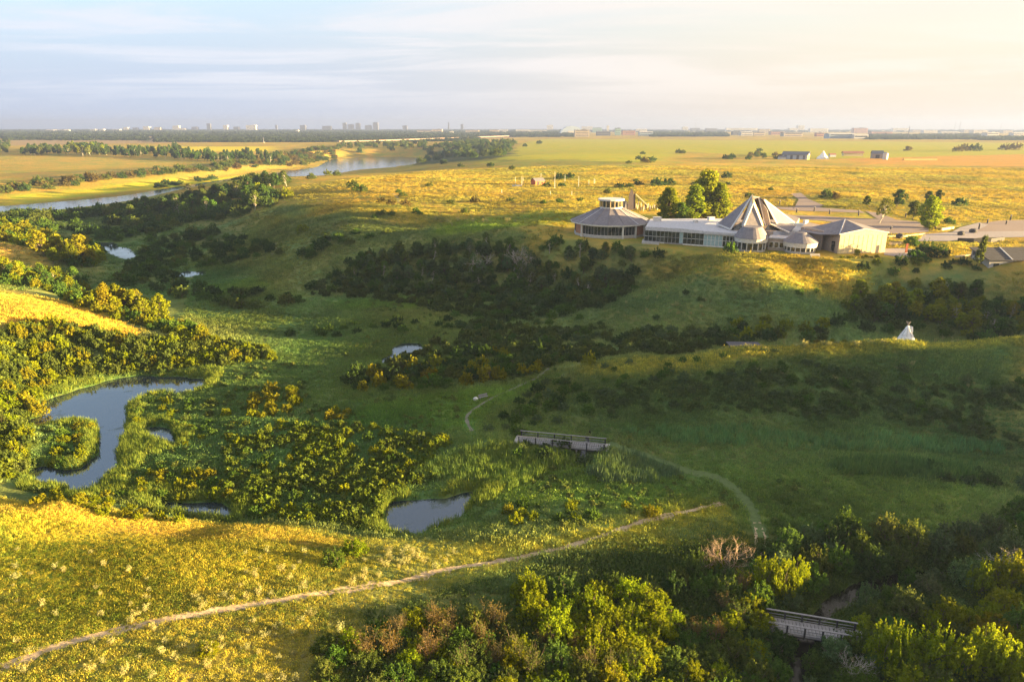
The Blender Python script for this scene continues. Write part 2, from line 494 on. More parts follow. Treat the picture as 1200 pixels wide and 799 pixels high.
def mesh_np(name, co, faces, mat=None, smooth=False):
    me = bpy.data.meshes.new(name)
    faces = np.asarray(faces, np.int32); k = faces.shape[1]
    me.vertices.add(len(co)); me.vertices.foreach_set('co', np.asarray(co, np.float32).ravel())
    me.loops.add(faces.size); me.loops.foreach_set('vertex_index', faces.ravel())
    me.polygons.add(len(faces)); me.polygons.foreach_set('loop_start', np.arange(0, faces.size, k, dtype=np.int32))
    if smooth:
        me.polygons.foreach_set('use_smooth', np.ones(len(faces), bool))
    if mat: me.materials.append(mat)
    me.update(calc_edges=True)
    return me


def link(name, me, parent=None, loc=None):
    o = bpy.data.objects.new(name, me)
    COL.objects.link(o)
    if parent is not None: o.parent = parent
    if loc is not None: o.location = loc
    return o


def empty(name, loc=(0, 0, 0), rz=0.0, scale=1.0):
    o = bpy.data.objects.new(name, None)
    o.empty_display_size = .5
    COL.objects.link(o)
    o.location = loc; o.rotation_euler = (0, 0, rz); o.scale = (scale,) * 3
    return o


# ------------------------------------------------------------------ ground colours (what grows where, some sun and shade worked in)
def mixc(a, b, k):
    return a * (1 - k[:, None]) + np.asarray(b)[None] * k[:, None]


GOLD = (.385, .285, .055); GREEN = (.10, .155, .052); DULL = (.14, .17, .062); LUSH = (.10, .17, .025)
TINT = np.tile(np.array(GOLD), (len(X), 1))
RELIEF = np.ones(len(X))
nz1 = vnoise(X, Y, 60, 41) + .6 * vnoise(X, Y, 23, 42) + .4 * vnoise(X, Y, 9, 43)
TINT = mixc(TINT, (.25, .20, .045), np.clip(.38 + 1.1 * nz1, 0, 1))


def paint(pix, col, feather=6.0, amount=1.0, ragged=1.0, relief=None, world_poly=None):
    p = world_poly or gpoly(pix)
    b = np.array(p); m = feather * 3
    sel = np.where((X > b[:, 0].min() - m) & (X < b[:, 0].max() + m) & (Y > b[:, 1].min() - m) & (Y < b[:, 1].max() + m))[0]
    d = sdist(p, X[sel], Y[sel]) + feather * 2 * ragged * nz1[sel]
    k = np.clip(.5 - d / feather, 0, 1) * amount
    TINT[sel] = mixc(TINT[sel], col, k)
    if relief is not None:
        RELIEF[sel] = RELIEF[sel] * (1 - k) + relief * k


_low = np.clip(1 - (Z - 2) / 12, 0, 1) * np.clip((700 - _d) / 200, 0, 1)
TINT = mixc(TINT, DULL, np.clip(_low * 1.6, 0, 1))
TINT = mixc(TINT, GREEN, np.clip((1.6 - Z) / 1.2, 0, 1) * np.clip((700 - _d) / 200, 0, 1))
# valley sides in the shade, their cool skylight worked into the greens
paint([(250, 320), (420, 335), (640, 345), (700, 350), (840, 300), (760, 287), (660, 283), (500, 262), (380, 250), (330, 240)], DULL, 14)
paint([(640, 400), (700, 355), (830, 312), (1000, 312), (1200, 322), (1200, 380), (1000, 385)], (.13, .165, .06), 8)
paint([(820, 320), (860, 302), (960, 304), (1015, 310), (1010, 335), (960, 345), (890, 338)], (.36, .28, .055), 5)  # sunlit patch of the slope, put into the ground colour
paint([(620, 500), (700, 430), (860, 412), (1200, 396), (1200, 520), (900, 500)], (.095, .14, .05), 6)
paint([(680, 432), (860, 411), (1200, 394), (1200, 405), (860, 424), (690, 440)], (.27, .26, .05), 4)  # spur crest: its band of low sun painted as yellower ground
# mown meadows on the valley floor
paint([(400, 500), (420, 478), (560, 455), (640, 440), (655, 440), (560, 480), (545, 500)], (.11, .19, .04), 3)
paint([(390, 355), (480, 348), (520, 358), (400, 366)], (.11, .18, .04), 5)
paint([(195, 340), (300, 322), (320, 335), (230, 352)], (.11, .17, .04), 5)
paint([(850, 600), (820, 540), (960, 545), (1120, 570), (1150, 620), (1000, 640), (880, 625)], (.135, .195, .05), 6)
paint([(560, 560), (600, 535), (720, 560), (840, 580), (800, 600), (600, 590)], (.125, .19, .04), 4)
# near bench on the left
paint([(-40, 585), (120, 606), (300, 626), (430, 640), (620, 632), (840, 596), (840, 604), (600, 660), (450, 690), (250, 720), (0, 790), (-40, 799)], (.25, .24, .04), 5)
paint([(-40, 578), (100, 592), (300, 616), (430, 632), (430, 646), (250, 640), (90, 618), (-40, 606)], (.40, .28, .07), 3)  # crest band goldened to read as brighter in the sun
paint([(-40, 625), (80, 625), (190, 660), (220, 720), (60, 760), (-40, 770)], (.19, .22, .035), 6, .8)
paint([(-60, 830), (0, 800), (180, 740), (430, 700), (500, 720), (420, 830)], (.22, .22, .045), 5, .8)
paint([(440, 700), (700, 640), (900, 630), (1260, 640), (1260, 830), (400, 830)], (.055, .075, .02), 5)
# hills on the left
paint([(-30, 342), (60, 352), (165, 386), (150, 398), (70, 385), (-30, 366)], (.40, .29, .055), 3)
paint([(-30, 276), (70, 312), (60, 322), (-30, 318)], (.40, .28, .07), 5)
# the plain
paint([(620, 166), (640, 163), (1230, 168), (1230, 188), (950, 186), (800, 178), (760, 192), (560, 192)], (.33, .32, .03), 30, .95, .3, .5)
paint([(985, 186), (1230, 180), (1230, 196), (1010, 192)], (.46, .25, .055), 20, .9, .3, .6)
paint([(560, 193), (700, 186), (760, 195), (620, 207)], (.2, .21, .05), 30, .7)
paint([(500, 262), (640, 246), (700, 252), (660, 264), (520, 276)], (.19, .24, .03), 8, .8)
paint([(0, 243), (90, 232), (190, 221), (280, 212), (280, 206), (190, 212), (90, 223), (0, 230)], (.46, .42, .03), 12, 1, .3)
paint([(0, 214), (200, 203), (330, 193), (330, 186), (190, 196), (0, 204)], (.2, .17, .06), 30, .9, .5)
paint([(0, 203), (200, 194), (210, 186), (0, 184)], (.33, .27, .07), 30, .9, .5)
paint([(150, 172), (320, 172), (316, 178), (160, 177)], (.55, .46, .02), 30, 1, .2, .4)
paint([(0, 171), (600, 162), (600, 157), (0, 162)], (.30, .22, .14), 60, .8, .4, .5)
paint([(0, 158), (640, 156), (640, 152), (0, 153)], (.06, .07, .06), 150, .9, .4, .4)
paint([(490, 193), (585, 188), (605, 168), (560, 170), (500, 186)], (.06, .075, .035), 20)

_mot = 1 + (.34 * vnoise(X, Y, 26, 45) + .3 * vnoise(X, Y, 9, 46) + .2 * vnoise(X, Y, 4, 47)) * np.clip(RELIEF, 0, 1) * np.clip(4 / SPACE, 0, 1)
TINT *= _mot[:, None]
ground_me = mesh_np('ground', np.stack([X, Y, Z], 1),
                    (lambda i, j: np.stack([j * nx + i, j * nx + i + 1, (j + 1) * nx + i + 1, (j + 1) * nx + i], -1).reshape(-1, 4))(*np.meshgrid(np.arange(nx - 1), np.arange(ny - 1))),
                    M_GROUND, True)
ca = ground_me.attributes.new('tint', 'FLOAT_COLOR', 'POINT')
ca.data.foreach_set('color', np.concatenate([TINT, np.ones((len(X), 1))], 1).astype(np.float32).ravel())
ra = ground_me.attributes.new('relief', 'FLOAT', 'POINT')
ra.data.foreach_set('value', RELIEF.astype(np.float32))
tag(link('ground', ground_me), 'rolling grassy valley and the golden plain above it', kind='structure')
TG = TINT.reshape(ny, nx, 3)


def tint_at(x, y):
    i = np.clip(np.searchsorted(GX, x) - 1, 0, nx - 2); j = np.clip(np.searchsorted(GY, y) - 1, 0, ny - 2)
    return TG[j, i]


def sheet(name, poly, z, mat, label, grow=2.5):
    c = np.mean(poly, axis=0)
    bm = bmesh.new()
    # the sheet reaches a little under the banks, so the ground draws the shoreline
    pts = []
    n = len(poly)
    area = sum(poly[i - 1][0] * poly[i][1] - poly[i][0] * poly[i - 1][1] for i in range(n))
    sg = 1 if area > 0 else -1
    for i in range(n):
        a = np.array(poly[i - 1]); b = np.array(poly[i]); e = np.array(poly[(i + 1) % n])
        t1 = (b - a) / (np.linalg.norm(b - a) + 1e-9); t2 = (e - b) / (np.linalg.norm(e - b) + 1e-9)
        nn = np.array([t1[1] + t2[1], -(t1[0] + t2[0])]); nn /= np.linalg.norm(nn) + 1e-9
        pts.append(b + nn * grow * sg)
    vs = [bm.verts.new((p[0], p[1], z)) for p in pts]
    bm.faces.new(vs)
    bmesh.ops.triangulate(bm, faces=bm.faces)
    bmesh.ops.recalc_face_normals(bm, faces=bm.faces)
    for f in bm.faces:
        if f.normal.z < 0: f.normal_flip()
    me = bpy.data.meshes.new(name); bm.to_mesh(me); bm.free(); me.materials.append(mat)
    return tag(link(name, me), label, kind='structure')


sheet('pond', PONDS['pond_main'], POND_Z, M_WATER, 'long blue pond winding round reed islets under the left hill')
sheet('pond', PONDS['pond_inlet'], POND_Z, M_WATER, 'small reed-choked pool right of the long pond')
sheet('pond', PONDS['pond_low'], POND_Z, M_WATER, 'dark strip of pond just behind the golden bench')
sheet('pond', PONDS['pond_mid'], POND_Z, M_WATER, 'dark blue pond among reeds left of the near path')
sheet('pond', PONDS['pond_upper'], POND_Z, M_WATER, 'small bright pool in the shaded marsh')
sheet('pond', PONDS['pond_far'], POND_Z, M_WATER, 'bright pond behind the trees of the far left hill')
sheet('pond', PONDS['pond_sliver'], POND_Z, M_WATER, 'thin bright sliver of water on the far marsh')
sheet('pond', PONDS['pond_small'], POND_Z, M_WATER, 'small pale pool behind the left hill crest')
sheet('river', RIVER, RIVER_Z, M_RIVER, 'wide pale river crossing the plain in the distance', 15)


def ribbon(name, line, width, mat, label, lift=.05, step=.7, jag=0.0, world=False, cross=4):
    p = line if world else gpoly(line)
    p = [np.array(q) for q in p]
    pts = []
    for i in range(len(p) - 1):      # Catmull-Rom through the given places
        a = p[max(i - 1, 0)]; b = p[i]; c = p[i + 1]; d = p[min(i + 2, len(p) - 1)]
        n = max(2, int(np.linalg.norm(c - b) / step))
        for k in range(n):
            t = k / n
            pts.append(.5 * (2 * b + (c - a) * t + (2 * a - 5 * b + 4 * c - d) * t * t + (3 * b - a - 3 * c + d) * t ** 3))
    pts.append(p[-1]); pts = np.array(pts)
    tn = np.gradient(pts, axis=0); tn /= np.linalg.norm(tn, axis=1)[:, None] + 1e-9
    nr = np.stack([-tn[:, 1], tn[:, 0]], 1)
    n = len(pts)
    w_ = np.linspace(width[0], width[1], n) if isinstance(width, tuple) else np.full(n, width)
    offs = np.linspace(-.5, .5, cross + 1)
    co = []
    for o in offs:
        e = vnoise(pts[:, 0] + o * 50, pts[:, 1], 1.6, 61) * jag * (1 if abs(o) > .4 else 0) + vnoise(pts[:, 0] + o * 50, pts[:, 1], .7, 62) * jag * .5 * (1 if abs(o) > .4 else 0)
        q = pts + nr * (o * w_ + e)[:, None]
        co.append(np.stack([q[:, 0], q[:, 1], H(q[:, 0], q[:, 1]) + lift], 1))
    co = np.concatenate(co)
    fs = []
    for a in range(cross):
        i = np.arange(n - 1)
        fs.append(np.stack([a * n + i, (a + 1) * n + i, (a + 1) * n + i + 1, a * n + i + 1], 1)[:, ::-1])
    me = mesh_np(name, co, np.concatenate(fs), mat, True)
    return tag(link(name, me), label, kind='structure'), pts


NEAR_PATH = [(-50, 800), (0, 783), (60, 760), (140, 738), (240, 718), (330, 703), (400, 692), (460, 683), (520, 668), (600, 655), (650, 644), (700, 630), (740, 615), (790, 602), (820, 596), (848, 590)]
_, P_NEAR = ribbon('path', NEAR_PATH, (1.75, 1.2), M_DIRT, 'pale worn dirt path rising along the golden bench', jag=1.1)
_, P_B1 = ribbon('path', [(712, 520), (726, 524), (750, 532), (780, 543), (806, 552), (840, 560), (868, 580), (884, 606), (893, 630)], 2.4, material('trodden_grass', (.10, .145, .045), 1.0), 'trodden grass track curving down from the far footbridge', jag=.6)
ribbon('path', [(884, 612), (886, 626), (886, 640), (880, 655)], .5, M_DIRT, 'left wheel rut of pale dirt above the near footbridge', jag=.3)
ribbon('path', [(890, 612), (896, 626), (897, 640), (892, 655)], .5, M_DIRT, 'right wheel rut of pale dirt above the near footbridge', jag=.3)
_, P_FAR = ribbon('path', [(553, 505), (547, 492), (552, 482), (580, 465), (605, 454), (630, 442), (645, 430)], .7, material('grey_dirt', (.19, .185, .13), 1.0), 'thin grey footpath past the bench in the meadow', jag=.35)
ribbon('path', [(318, 300), (322, 292), (318, 288), (332, 283)], 1.6, material('grey_dirt'), 'short pale footpath on the far shaded slope', jag=.5)
ribbon('path', [(460, 227), (466, 232), (468, 237)], 2.0, material('grey_dirt'), 'short brown footpath on the plateau edge', jag=.5)

# ------------------------------------------------------------------ plants
def leaf_nodes(t, trans=.42, up=0.0):
    tint = t.n('ShaderNodeAttribute', attribute_name='tint', attribute_type='INSTANCER').outputs['Color']
    leaf = t.n('ShaderNodeAttribute', attribute_name='leaf').outputs['Fac']
    rnd = t.n('ShaderNodeObjectInfo').outputs['Random']
    warm = t.mix(1.0, tint, (1.1, 1.04, .75), 'MULTIPLY')
    cool = t.mix(1.0, tint, (.72, .95, .95), 'MULTIPLY')
    c = t.mix(t.math('ADD', t.math('MULTIPLY', leaf, .6), t.math('MULTIPLY', rnd, .4)), cool, warm)
    k = t.math('MULTIPLY_ADD', leaf, .5, .80)
    sc = t.n('ShaderNodeVectorMath', {0: c}, operation='SCALE')
    t.nt.links.new(k, sc.inputs['Scale'])
    d = t.n('ShaderNodeBsdfDiffuse', {'Color': sc.outputs[0], 'Roughness': 0.0})
    if up:      # blades in a sward share the light of the sward: normals lean to the vertical
        g = t.n('ShaderNodeNewGeometry').outputs['Normal']
        n1_ = t.n('ShaderNodeVectorMath', {0: g}, operation='SCALE'); n1_.inputs['Scale'].default_value = 1 - up
        n2_ = t.vmath('NORMALIZE', t.vmath('ADD', n1_.outputs[0], (0, 0, up)))
        t.nt.links.new(n2_, d.inputs['Normal'])
    tr = t.n('ShaderNodeBsdfTranslucent', {'Color': t.mix(1.0, sc.outputs[0], (1.15, 1.1, .6), 'MULTIPLY')})
    return t.n('ShaderNodeMixShader', {0: trans, 1: d.outputs[0], 2: tr.outputs[0]}).outputs[0]


M_LEAF = material('leaves', build=leaf_nodes)
M_BLADE = material('grass_blades', build=lambda t: leaf_nodes(t, .3, .38))


def twig_nodes(t):
    tint = t.n('ShaderNodeAttribute', attribute_name='bark', attribute_type='INSTANCER').outputs['Color']
    co = t.n('ShaderNodeTexCoord').outputs['Object']
    nz = t.noise(co, 9.0, 4, .6).outputs[0]
    c = t.mix(t.maprange(nz, .3, .7), (.10, .08, .055), (.19, .15, .11))
    return t.n('ShaderNodeBsdfPrincipled', {'Base Color': c, 'Roughness': 1.0, 'Specular IOR Level': .1}).outputs[0]


M_BARK = material('bark', build=twig_nodes)
M_PALEBARK = material('pale_bark', (.46, .42, .36), 1.0)
M_DEADWOOD = material('dead_wood', (.40, .29, .21), 1.0)


def leaves(cen, nrm, size, r, aspect=.62):
    """folded leaf-clump faces: two triangles each"""
    n = len(cen)
    nrm = nrm / (np.linalg.norm(nrm, axis=1)[:, None] + 1e-9)
    a = r.normal(size=(n, 3)); a -= nrm * (a * nrm).sum(1)[:, None]; a /= np.linalg.norm(a, axis=1)[:, None] + 1e-9
    b = np.cross(nrm, a)
    s = (size * r.uniform(.6, 1.35, n))[:, None]
    fold = nrm * s * r.uniform(-.25, .35, n)[:, None]
    co = np.stack([cen + a * s, cen + b * s * aspect + fold, cen - a * s, cen - b * s * aspect + fold], 1).reshape(-1, 3)
    k = np.arange(n)[:, None] * 4
    f = np.concatenate([k + [0, 1, 3], k + [1, 2, 3]], 1).reshape(-1, 3)
    return co, f, np.repeat(r.uniform(0, 1, n), 4)


def foliage_mesh(name, parts, mat=None):
    co = []; fs = []; lf = []; o = 0
    for c, f, l in parts:
        co.append(c); fs.append(f + o); lf.append(l); o += len(c)
    me = mesh_np(name, np.concatenate(co), np.concatenate(fs), mat or M_LEAF)
    at_ = me.attributes.new('leaf', 'FLOAT', 'POINT')
    at_.data.foreach_set('value', np.concatenate(lf).astype(np.float32))
    return me


def shell(r, n, c, rad, inner=.55):
    d = r.normal(size=(n, 3)); d /= np.linalg.norm(d, axis=1)[:, None]
    q = r.uniform(inner ** 3, 1, n) ** (1 / 3)
    p = np.asarray(c) + d * q[:, None] * np.asarray(rad)
    return p, d


def bush_foliage(seed, n=900, size=.085, lobes=20, tall=1.25):
    r = np.random.default_rng(seed); P = []
    per = n // lobes
    for i in range(lobes):
        a = i * 2.4 + r.uniform(-.6, .6); q = .88 * math.sqrt((i + .4) / lobes) + r.normal() * .05
        top = tall * (1 - .6 * q * q) * r.uniform(.5, 1.2)
        h = top * r.uniform(.55, .95)
        rad = r.uniform(.10, .27) * (9 / lobes) ** .25 * 1.1
        p, d = shell(r, per, (q * math.cos(a), q * math.sin(a), h), (rad, rad, rad * r.uniform(.9, 1.5)), .2)
        P.append(leaves(p, d * .8 + r.normal(size=(per, 3)) * .7 + [0, 0, .2], size, r))
    k = n // 3     # inner and low leaves, and loose sprays that break the outline
    d = r.normal(size=(k, 3)); d /= np.linalg.norm(d, axis=1)[:, None]; d[:, 2] = np.abs(d[:, 2])
    p = d * r.uniform(.4, .98, k)[:, None] * [.95, .95, tall * .8]
    P.append(leaves(p, d + r.normal(size=(k, 3)), size * .9, r))
    for p, r2 in shoots(seed + 7000, 14 if n > 1500 else 8, tall):
        P.append(leaves(p, r2.normal(size=(len(p), 3)) + [0, 0, .1], size * .95, r2))
    P = [(np.where(np.arange(3) == 2, np.maximum(c, .02), c), f, l) for c, f, l in P]
    return foliage_mesh('bush_foliage', P)


def shoots(seed, n, tall):
    """thin leafy shoots that stand out of a crown"""
    r = np.random.default_rng(seed); P = []
    for i in range(n):
        a = r.uniform(0, 6.28); q = r.uniform(.1, .8); m = 22
        z = np.linspace(.5, r.uniform(.95, 1.25) * (1 - .35 * q), m) * tall
        p = np.stack([q * math.cos(a) * (.7 + .4 * z / tall) + r.normal(size=m) * .035, q * math.sin(a) * (.7 + .4 * z / tall) + r.normal(size=m) * .035, z], 1)
        P.append((p, r))
    return P


def tubes(name, segs, mat, sides=5):
    """tapered limbs: (p0, p1, r0, r1)"""
    co = []; fs = []; o = 0
    for p0, p1, r0, r1 in segs:
        p0 = np.array(p0, float); p1 = np.array(p1, float)
        ax = p1 - p0; ax /= np.linalg.norm(ax) + 1e-9
        u = np.cross(ax, (0, 0, 1) if abs(ax[2]) < .9 else (1, 0, 0)); u /= np.linalg.norm(u); v = np.cross(ax, u)
        an = np.arange(sides) * 2 * math.pi / sides
        ring = np.cos(an)[:, None] * u + np.sin(an)[:, None] * v
        co += [p0 + ring * r0, p1 + ring * r1]
        for i in range(sides):
            j = (i + 1) % sides
            fs.append((o + i, o + j, o + sides + j, o + sides + i))
        o += 2 * sides
    return mesh_np(name, np.concatenate(co), fs, mat)


def branchy(r, base, direc, length, rad, depth, out, spread=.55):
    d = np.array(direc, float); d /= np.linalg.norm(d)
    p = np.array(base, float); k = 3
    for i in range(k):
        q = p + d * length / k
        out.append((p, q, rad * (1 - .25 * i), rad * (1 - .25 * (i + 1)) + .002))
        d = d + r.normal(size=3) * .16; d[2] += .05; d /= np.linalg.norm(d); p = q
        if depth > 0:
            for _ in range(2 if i else 1):
                nd = d + r.normal(size=3) * spread
                branchy(r, q, nd, length * r.uniform(.45, .65), rad * .5, depth - 1, out, spread)


def bush_stems(seed):
    r = np.random.default_rng(seed); s = []
    for i in range(7):
        a = r.uniform(0, 6.28)
        branchy(r, (.06 * math.cos(a), .06 * math.sin(a), -.06), (math.cos(a) * .55, math.sin(a) * .55, 1), .75, .03, 1 if i < 4 else 0, s)
    return tubes('bush_stems', s, M_BARK, 4)


def tree_parts(seed, shape='round', n=2600, size=.031, bark=None):
    """a tree one metre tall"""
    r = np.random.default_rng(seed); segs = []
    lean = r.normal(size=2) * .03
    trunk_h = .62
    k = 5
    pts = [np.array((lean[0] * i + r.normal() * .008, lean[1] * i + r.normal() * .008, -.02 + trunk_h * i / k)) for i in range(k + 1)]
    for i in range(k):
        segs.append((pts[i], pts[i + 1], .022 * (1 - i / k * .6), .022 * (1 - (i + 1) / k * .6)))
    P = []
    low, wid = {'round': (.24, .30), 'tall': (.18, .22), 'open': (.34, .34), 'spire': (.12, .17), 'full': (.06, .25)}[shape]
    lobes = {'round': 36, 'tall': 40, 'open': 24, 'spire': 26, 'full': 60}[shape]
    for i in range(lobes):
        h = low + (0.97 - low) * (i + r.uniform(.1, .9)) / lobes
        f = (h - low) / (1 - low)
        env = wid * (math.sin(math.pi * min(1, .18 + f * .82)) ** .7) if shape != 'spire' else wid * (1 - f * .8)
        a = i * 2.4 + r.uniform(-.5, .5); q = env * r.uniform(.35, .95)
        c = np.array((lean[0] * 4 + q * math.cos(a), lean[1] * 4 + q * math.sin(a), h))
        rad = r.uniform(.05, .105) * (1 if shape != 'spire' else .8)
        b = pts[min(k, 1 + int(h / .95 * k * .75))]
        segs.append((b, b + (c - b) * .55 + np.array((0, 0, .015)), .0085, .005)); segs.append((segs[-1][1], c, .005, .002))
        m = n // lobes
        p, d = shell(r, m, c, (rad * 1.15, rad * 1.15, rad * r.uniform(.7, 1.2)), .15)
        P.append(leaves(p, d + r.normal(size=(m, 3)) * .6 + [0, 0, .2], size, r))
    return foliage_mesh('crown', P), tubes('trunk', segs, bark or M_BARK, 6)


def twig_bush_parts(seed):
    """upright reddish shrub, thin leaf"""
    r = np.random.default_rng(seed); s = []
    for i in range(16):
        a = r.uniform(0, 6.28); q = r.uniform(0, .45)
        branchy(r, (q * .5 * math.cos(a), q * .5 * math.sin(a), -.05), (math.cos(a) * q, math.sin(a) * q, 1.15), r.uniform(.8, 1.25), .016, 1, s, .35)
    tips = np.array([x[1] for x in s]); tips = tips[tips[:, 2] > .3]
    k = 900
    p = tips[r.integers(0, len(tips), k)] + r.normal(size=(k, 3)) * .10
    return foliage_mesh('bush_foliage', [leaves(p, r.normal(size=(k, 3)) + [0, 0, .2], .05, r, .4)]), tubes('bush_stems', s, M_BARK, 3)


def pale_shrub_mesh(seed):
    r = np.random.default_rng(seed); P = []
    for i in range(9):
        a = r.uniform(0, 6.28); q = r.uniform(0, .75); h = r.uniform(.6, 1.15)
        m = 34
        z = r.uniform(.1, 1, m) * h
        p = np.stack([q * math.cos(a) * (.6 + .5 * z) + r.normal(size=m) * .13, q * math.sin(a) * (.6 + .5 * z) + r.normal(size=m) * .13, z], 1)
        P.append(leaves(p, r.normal(size=(m, 3)) + [0, 0, .1], .085, r, .5))
    return foliage_mesh('pale_shrub', P)


def blades(seed, n, h, spread, wdt, lean=.35, leafy=0):
    """a clump of upright blades (grass, reeds)"""
    r = np.random.default_rng(seed)
    a = r.uniform(0, 6.28, n); q = spread * np.sqrt(r.uniform(0, 1, n))
    b = np.stack([q * np.cos(a), q * np.sin(a), np.full(n, -.05)], 1)
    hh = h * r.uniform(.5, 1.1, n)
    tilt = np.stack([r.normal(size=n) * lean, r.normal(size=n) * lean, np.ones(n)], 1); tilt /= np.linalg.norm(tilt, axis=1)[:, None]
    ang = r.uniform(0, 3.14, n); sd = np.stack([np.cos(ang), np.sin(ang), np.zeros(n)], 1) * wdt
    top = b + tilt * hh[:, None]; mid = b + tilt * hh[:, None] * .55 + np.stack([np.zeros(n), np.zeros(n), .06 * hh], 1)
    co = np.stack([b - sd * .6, b + sd * .6, mid + sd, top, mid - sd], 1).reshape(-1, 3)
    k = np.arange(n)[:, None] * 5
    f = np.concatenate([k + [0, 1, 2], k + [0, 2, 4], k + [4, 2, 3]], 1).reshape(-1, 3)
    P = [(co, f, np.repeat(r.uniform(0, 1, n), 5))]
    if leafy:
        p = np.stack([r.normal(size=leafy) * spread * .5, r.normal(size=leafy) * spread * .5, r.uniform(.1, .9, leafy) * h], 1)
        P.append(leaves(p, r.normal(size=(leafy, 3)) + [0, 0, .6], wdt * 2.2, r))
    return foliage_mesh('blades', P, M_BLADE)


BUSH_BIG = [(bush_foliage(100 + i, 2700, .05, 46, 1.2 + .1 * (i % 3)), bush_stems(200 + i)) for i in range(4)]
BUSH = [(bush_foliage(110 + i, 760, .09, 22, 1.15 + .12 * (i % 3)), bush_stems(210 + i)) for i in range(5)]
TWIG = [twig_bush_parts(300 + i) for i in range(3)]
TREES = {'round': [tree_parts(400 + i, 'round') for i in range(3)], 'tall': [tree_parts(410 + i, 'tall', 2700, .028) for i in range(3)],
         'open': [tree_parts(420 + i, 'open', 1100, .027, M_PALEBARK) for i in range(2)], 'spire': [tree_parts(430, 'spire', 1500, .03)], 'full': [tree_parts(440 + i, 'full', 5200, .026) for i in range(2)]}
PALE = [pale_shrub_mesh(500 + i) for i in range(3)]
GRASS = [blades(600 + i, 26, .5, .55, .035, .4, 8) for i in range(3)]
FORB = [blades(610 + i, 8, .5, .45, .03, .4, 38) for i in range(3)]
REED = [blades(620 + i, 34, 1.6, .6, .035, .16) for i in range(3)]
LOWBUSH = [bush_foliage(630 + i, 150, .2, 9, 1.1) for i in range(3)]

# ---- masses that nobody could count: instanced on points
PROTO = bpy.data.collections.new('plant_sources')      # not part of the scene; only read by the scatter below


def proto_collection(name, meshes):
    c = bpy.data.collections.new(name)
    for i, m in enumerate(meshes):
        o = bpy.data.objects.new('%s_%02d' % (name, i), m); c.objects.link(o)
    return c


def scatter_group(name, coll):
    g = bpy.data.node_groups.new(name, 'GeometryNodeTree')
    g.interface.new_socket('Geometry', in_out='INPUT', socket_type='NodeSocketGeometry')
    g.interface.new_socket('Geometry', in_out='OUTPUT', socket_type='NodeSocketGeometry')
    nd = g.nodes; lk = g.links
    gi = nd.new('NodeGroupInput'); go = nd.new('NodeGroupOutput')
    ci = nd.new('GeometryNodeCollectionInfo'); ci.inputs['Collection'].default_value = coll
    ci.inputs['Separate Children'].default_value = True; ci.inputs['Reset Children'].default_value = True
    ip = nd.new('GeometryNodeInstanceOnPoints'); ip.inputs['Pick Instance'].default_value = True

    def attr(nm, ty):
        a = nd.new('GeometryNodeInputNamedAttribute'); a.data_type = ty; a.inputs['Name'].default_value = nm
        return a.outputs['Attribute']
    er = nd.new('FunctionNodeEulerToRotation')
    lk.new(attr('turn', 'FLOAT_VECTOR'), er.inputs[0])
    lk.new(gi.outputs[0], ip.inputs['Points']); lk.new(ci.outputs[0], ip.inputs['Instance'])
    lk.new(attr('pick', 'INT'), ip.inputs['Instance Index']); lk.new(er.outputs[0], ip.inputs['Rotation']); lk.new(attr('size', 'FLOAT_VECTOR'), ip.inputs['Scale'])
    lk.new(ip.outputs[0], go.inputs[0])
    return g


def mass(name, label, xyz, size, tint, meshes, tilt=.12):
    n = len(xyz)
    if n == 0: return
    me = bpy.data.meshes.new(name)
    me.vertices.add(n); me.vertices.foreach_set('co', np.asarray(xyz, np.float32).ravel())
    turn = np.stack([rng.normal(size=n) * tilt, rng.normal(size=n) * tilt, rng.uniform(0, 6.28, n)], 1)
    size = np.asarray(size, float)
    if size.ndim == 1: size = np.repeat(size[:, None], 3, 1)
    for nm, ty, key, arr in (('turn', 'FLOAT_VECTOR', 'vector', turn), ('size', 'FLOAT_VECTOR', 'vector', size), ('tint', 'FLOAT_COLOR', 'color', np.concatenate([tint, np.ones((n, 1))], 1))):
        a = me.attributes.new(nm, ty, 'POINT'); a.data.foreach_set(key, arr.astype(np.float32).ravel())
    a = me.attributes.new('pick', 'INT', 'POINT'); a.data.foreach_set('value', rng.integers(0, len(meshes), n).astype(np.int32))
    o = link(name, me)
    md = o.modifiers.new('scatter', 'NODES'); md.node_group = scatter_group(name, proto_collection(name + '_source', meshes))
    return tag(o, label, kind='stuff')


# ---- where things may not grow
BUILD_KEEP = [pad_k for pad_k in ([wpoly([(655, 283), (760, 292), (862, 296), (905, 298), (982, 302), (1040, 300), (1030, 258), (900, 248), (760, 248), (664, 262)], 20)])]
PATHS = [(P_NEAR, .7), (P_B1, 1.1), (P_FAR, .55)]
BUILD_KEEP += [wpoly(p_, 20) for p_ in ([(880, 237), (920, 242), (965, 243), (1014, 247), (1050, 252), (1088, 263), (1092, 274), (1040, 275), (985, 263), (930, 257), (890, 245)], [(926, 227), (940, 226), (968, 242), (930, 245)], [(1073, 284), (1082, 274), (1125, 266), (1148, 260), (1170, 258), (1370, 256), (1370, 279), (1112, 284)], [(1034, 303), (1036, 290), (1094, 294), (1064, 303)])]


def free(x, y, margin=0.0, water=True):
    ok = np.ones(len(x), bool)
    if water: ok &= H(x, y) > np.where(y < 520, POND_Z + .12, RIVER_Z + .4)
    for p in BUILD_KEEP: ok &= ~inside(p, x, y)
    for line, d in PATHS:
        near = (x > line[:, 0].min() - 4) & (x < line[:, 0].max() + 4) & (y > line[:, 1].min() - 4) & (y < line[:, 1].max() + 4)
        idx = np.where(near & ok)[0]
        if len(idx):
            dd = seg_dist(line[::3], x[idx], y[idx]); ok[idx[dd < d + margin]] = False
    return ok


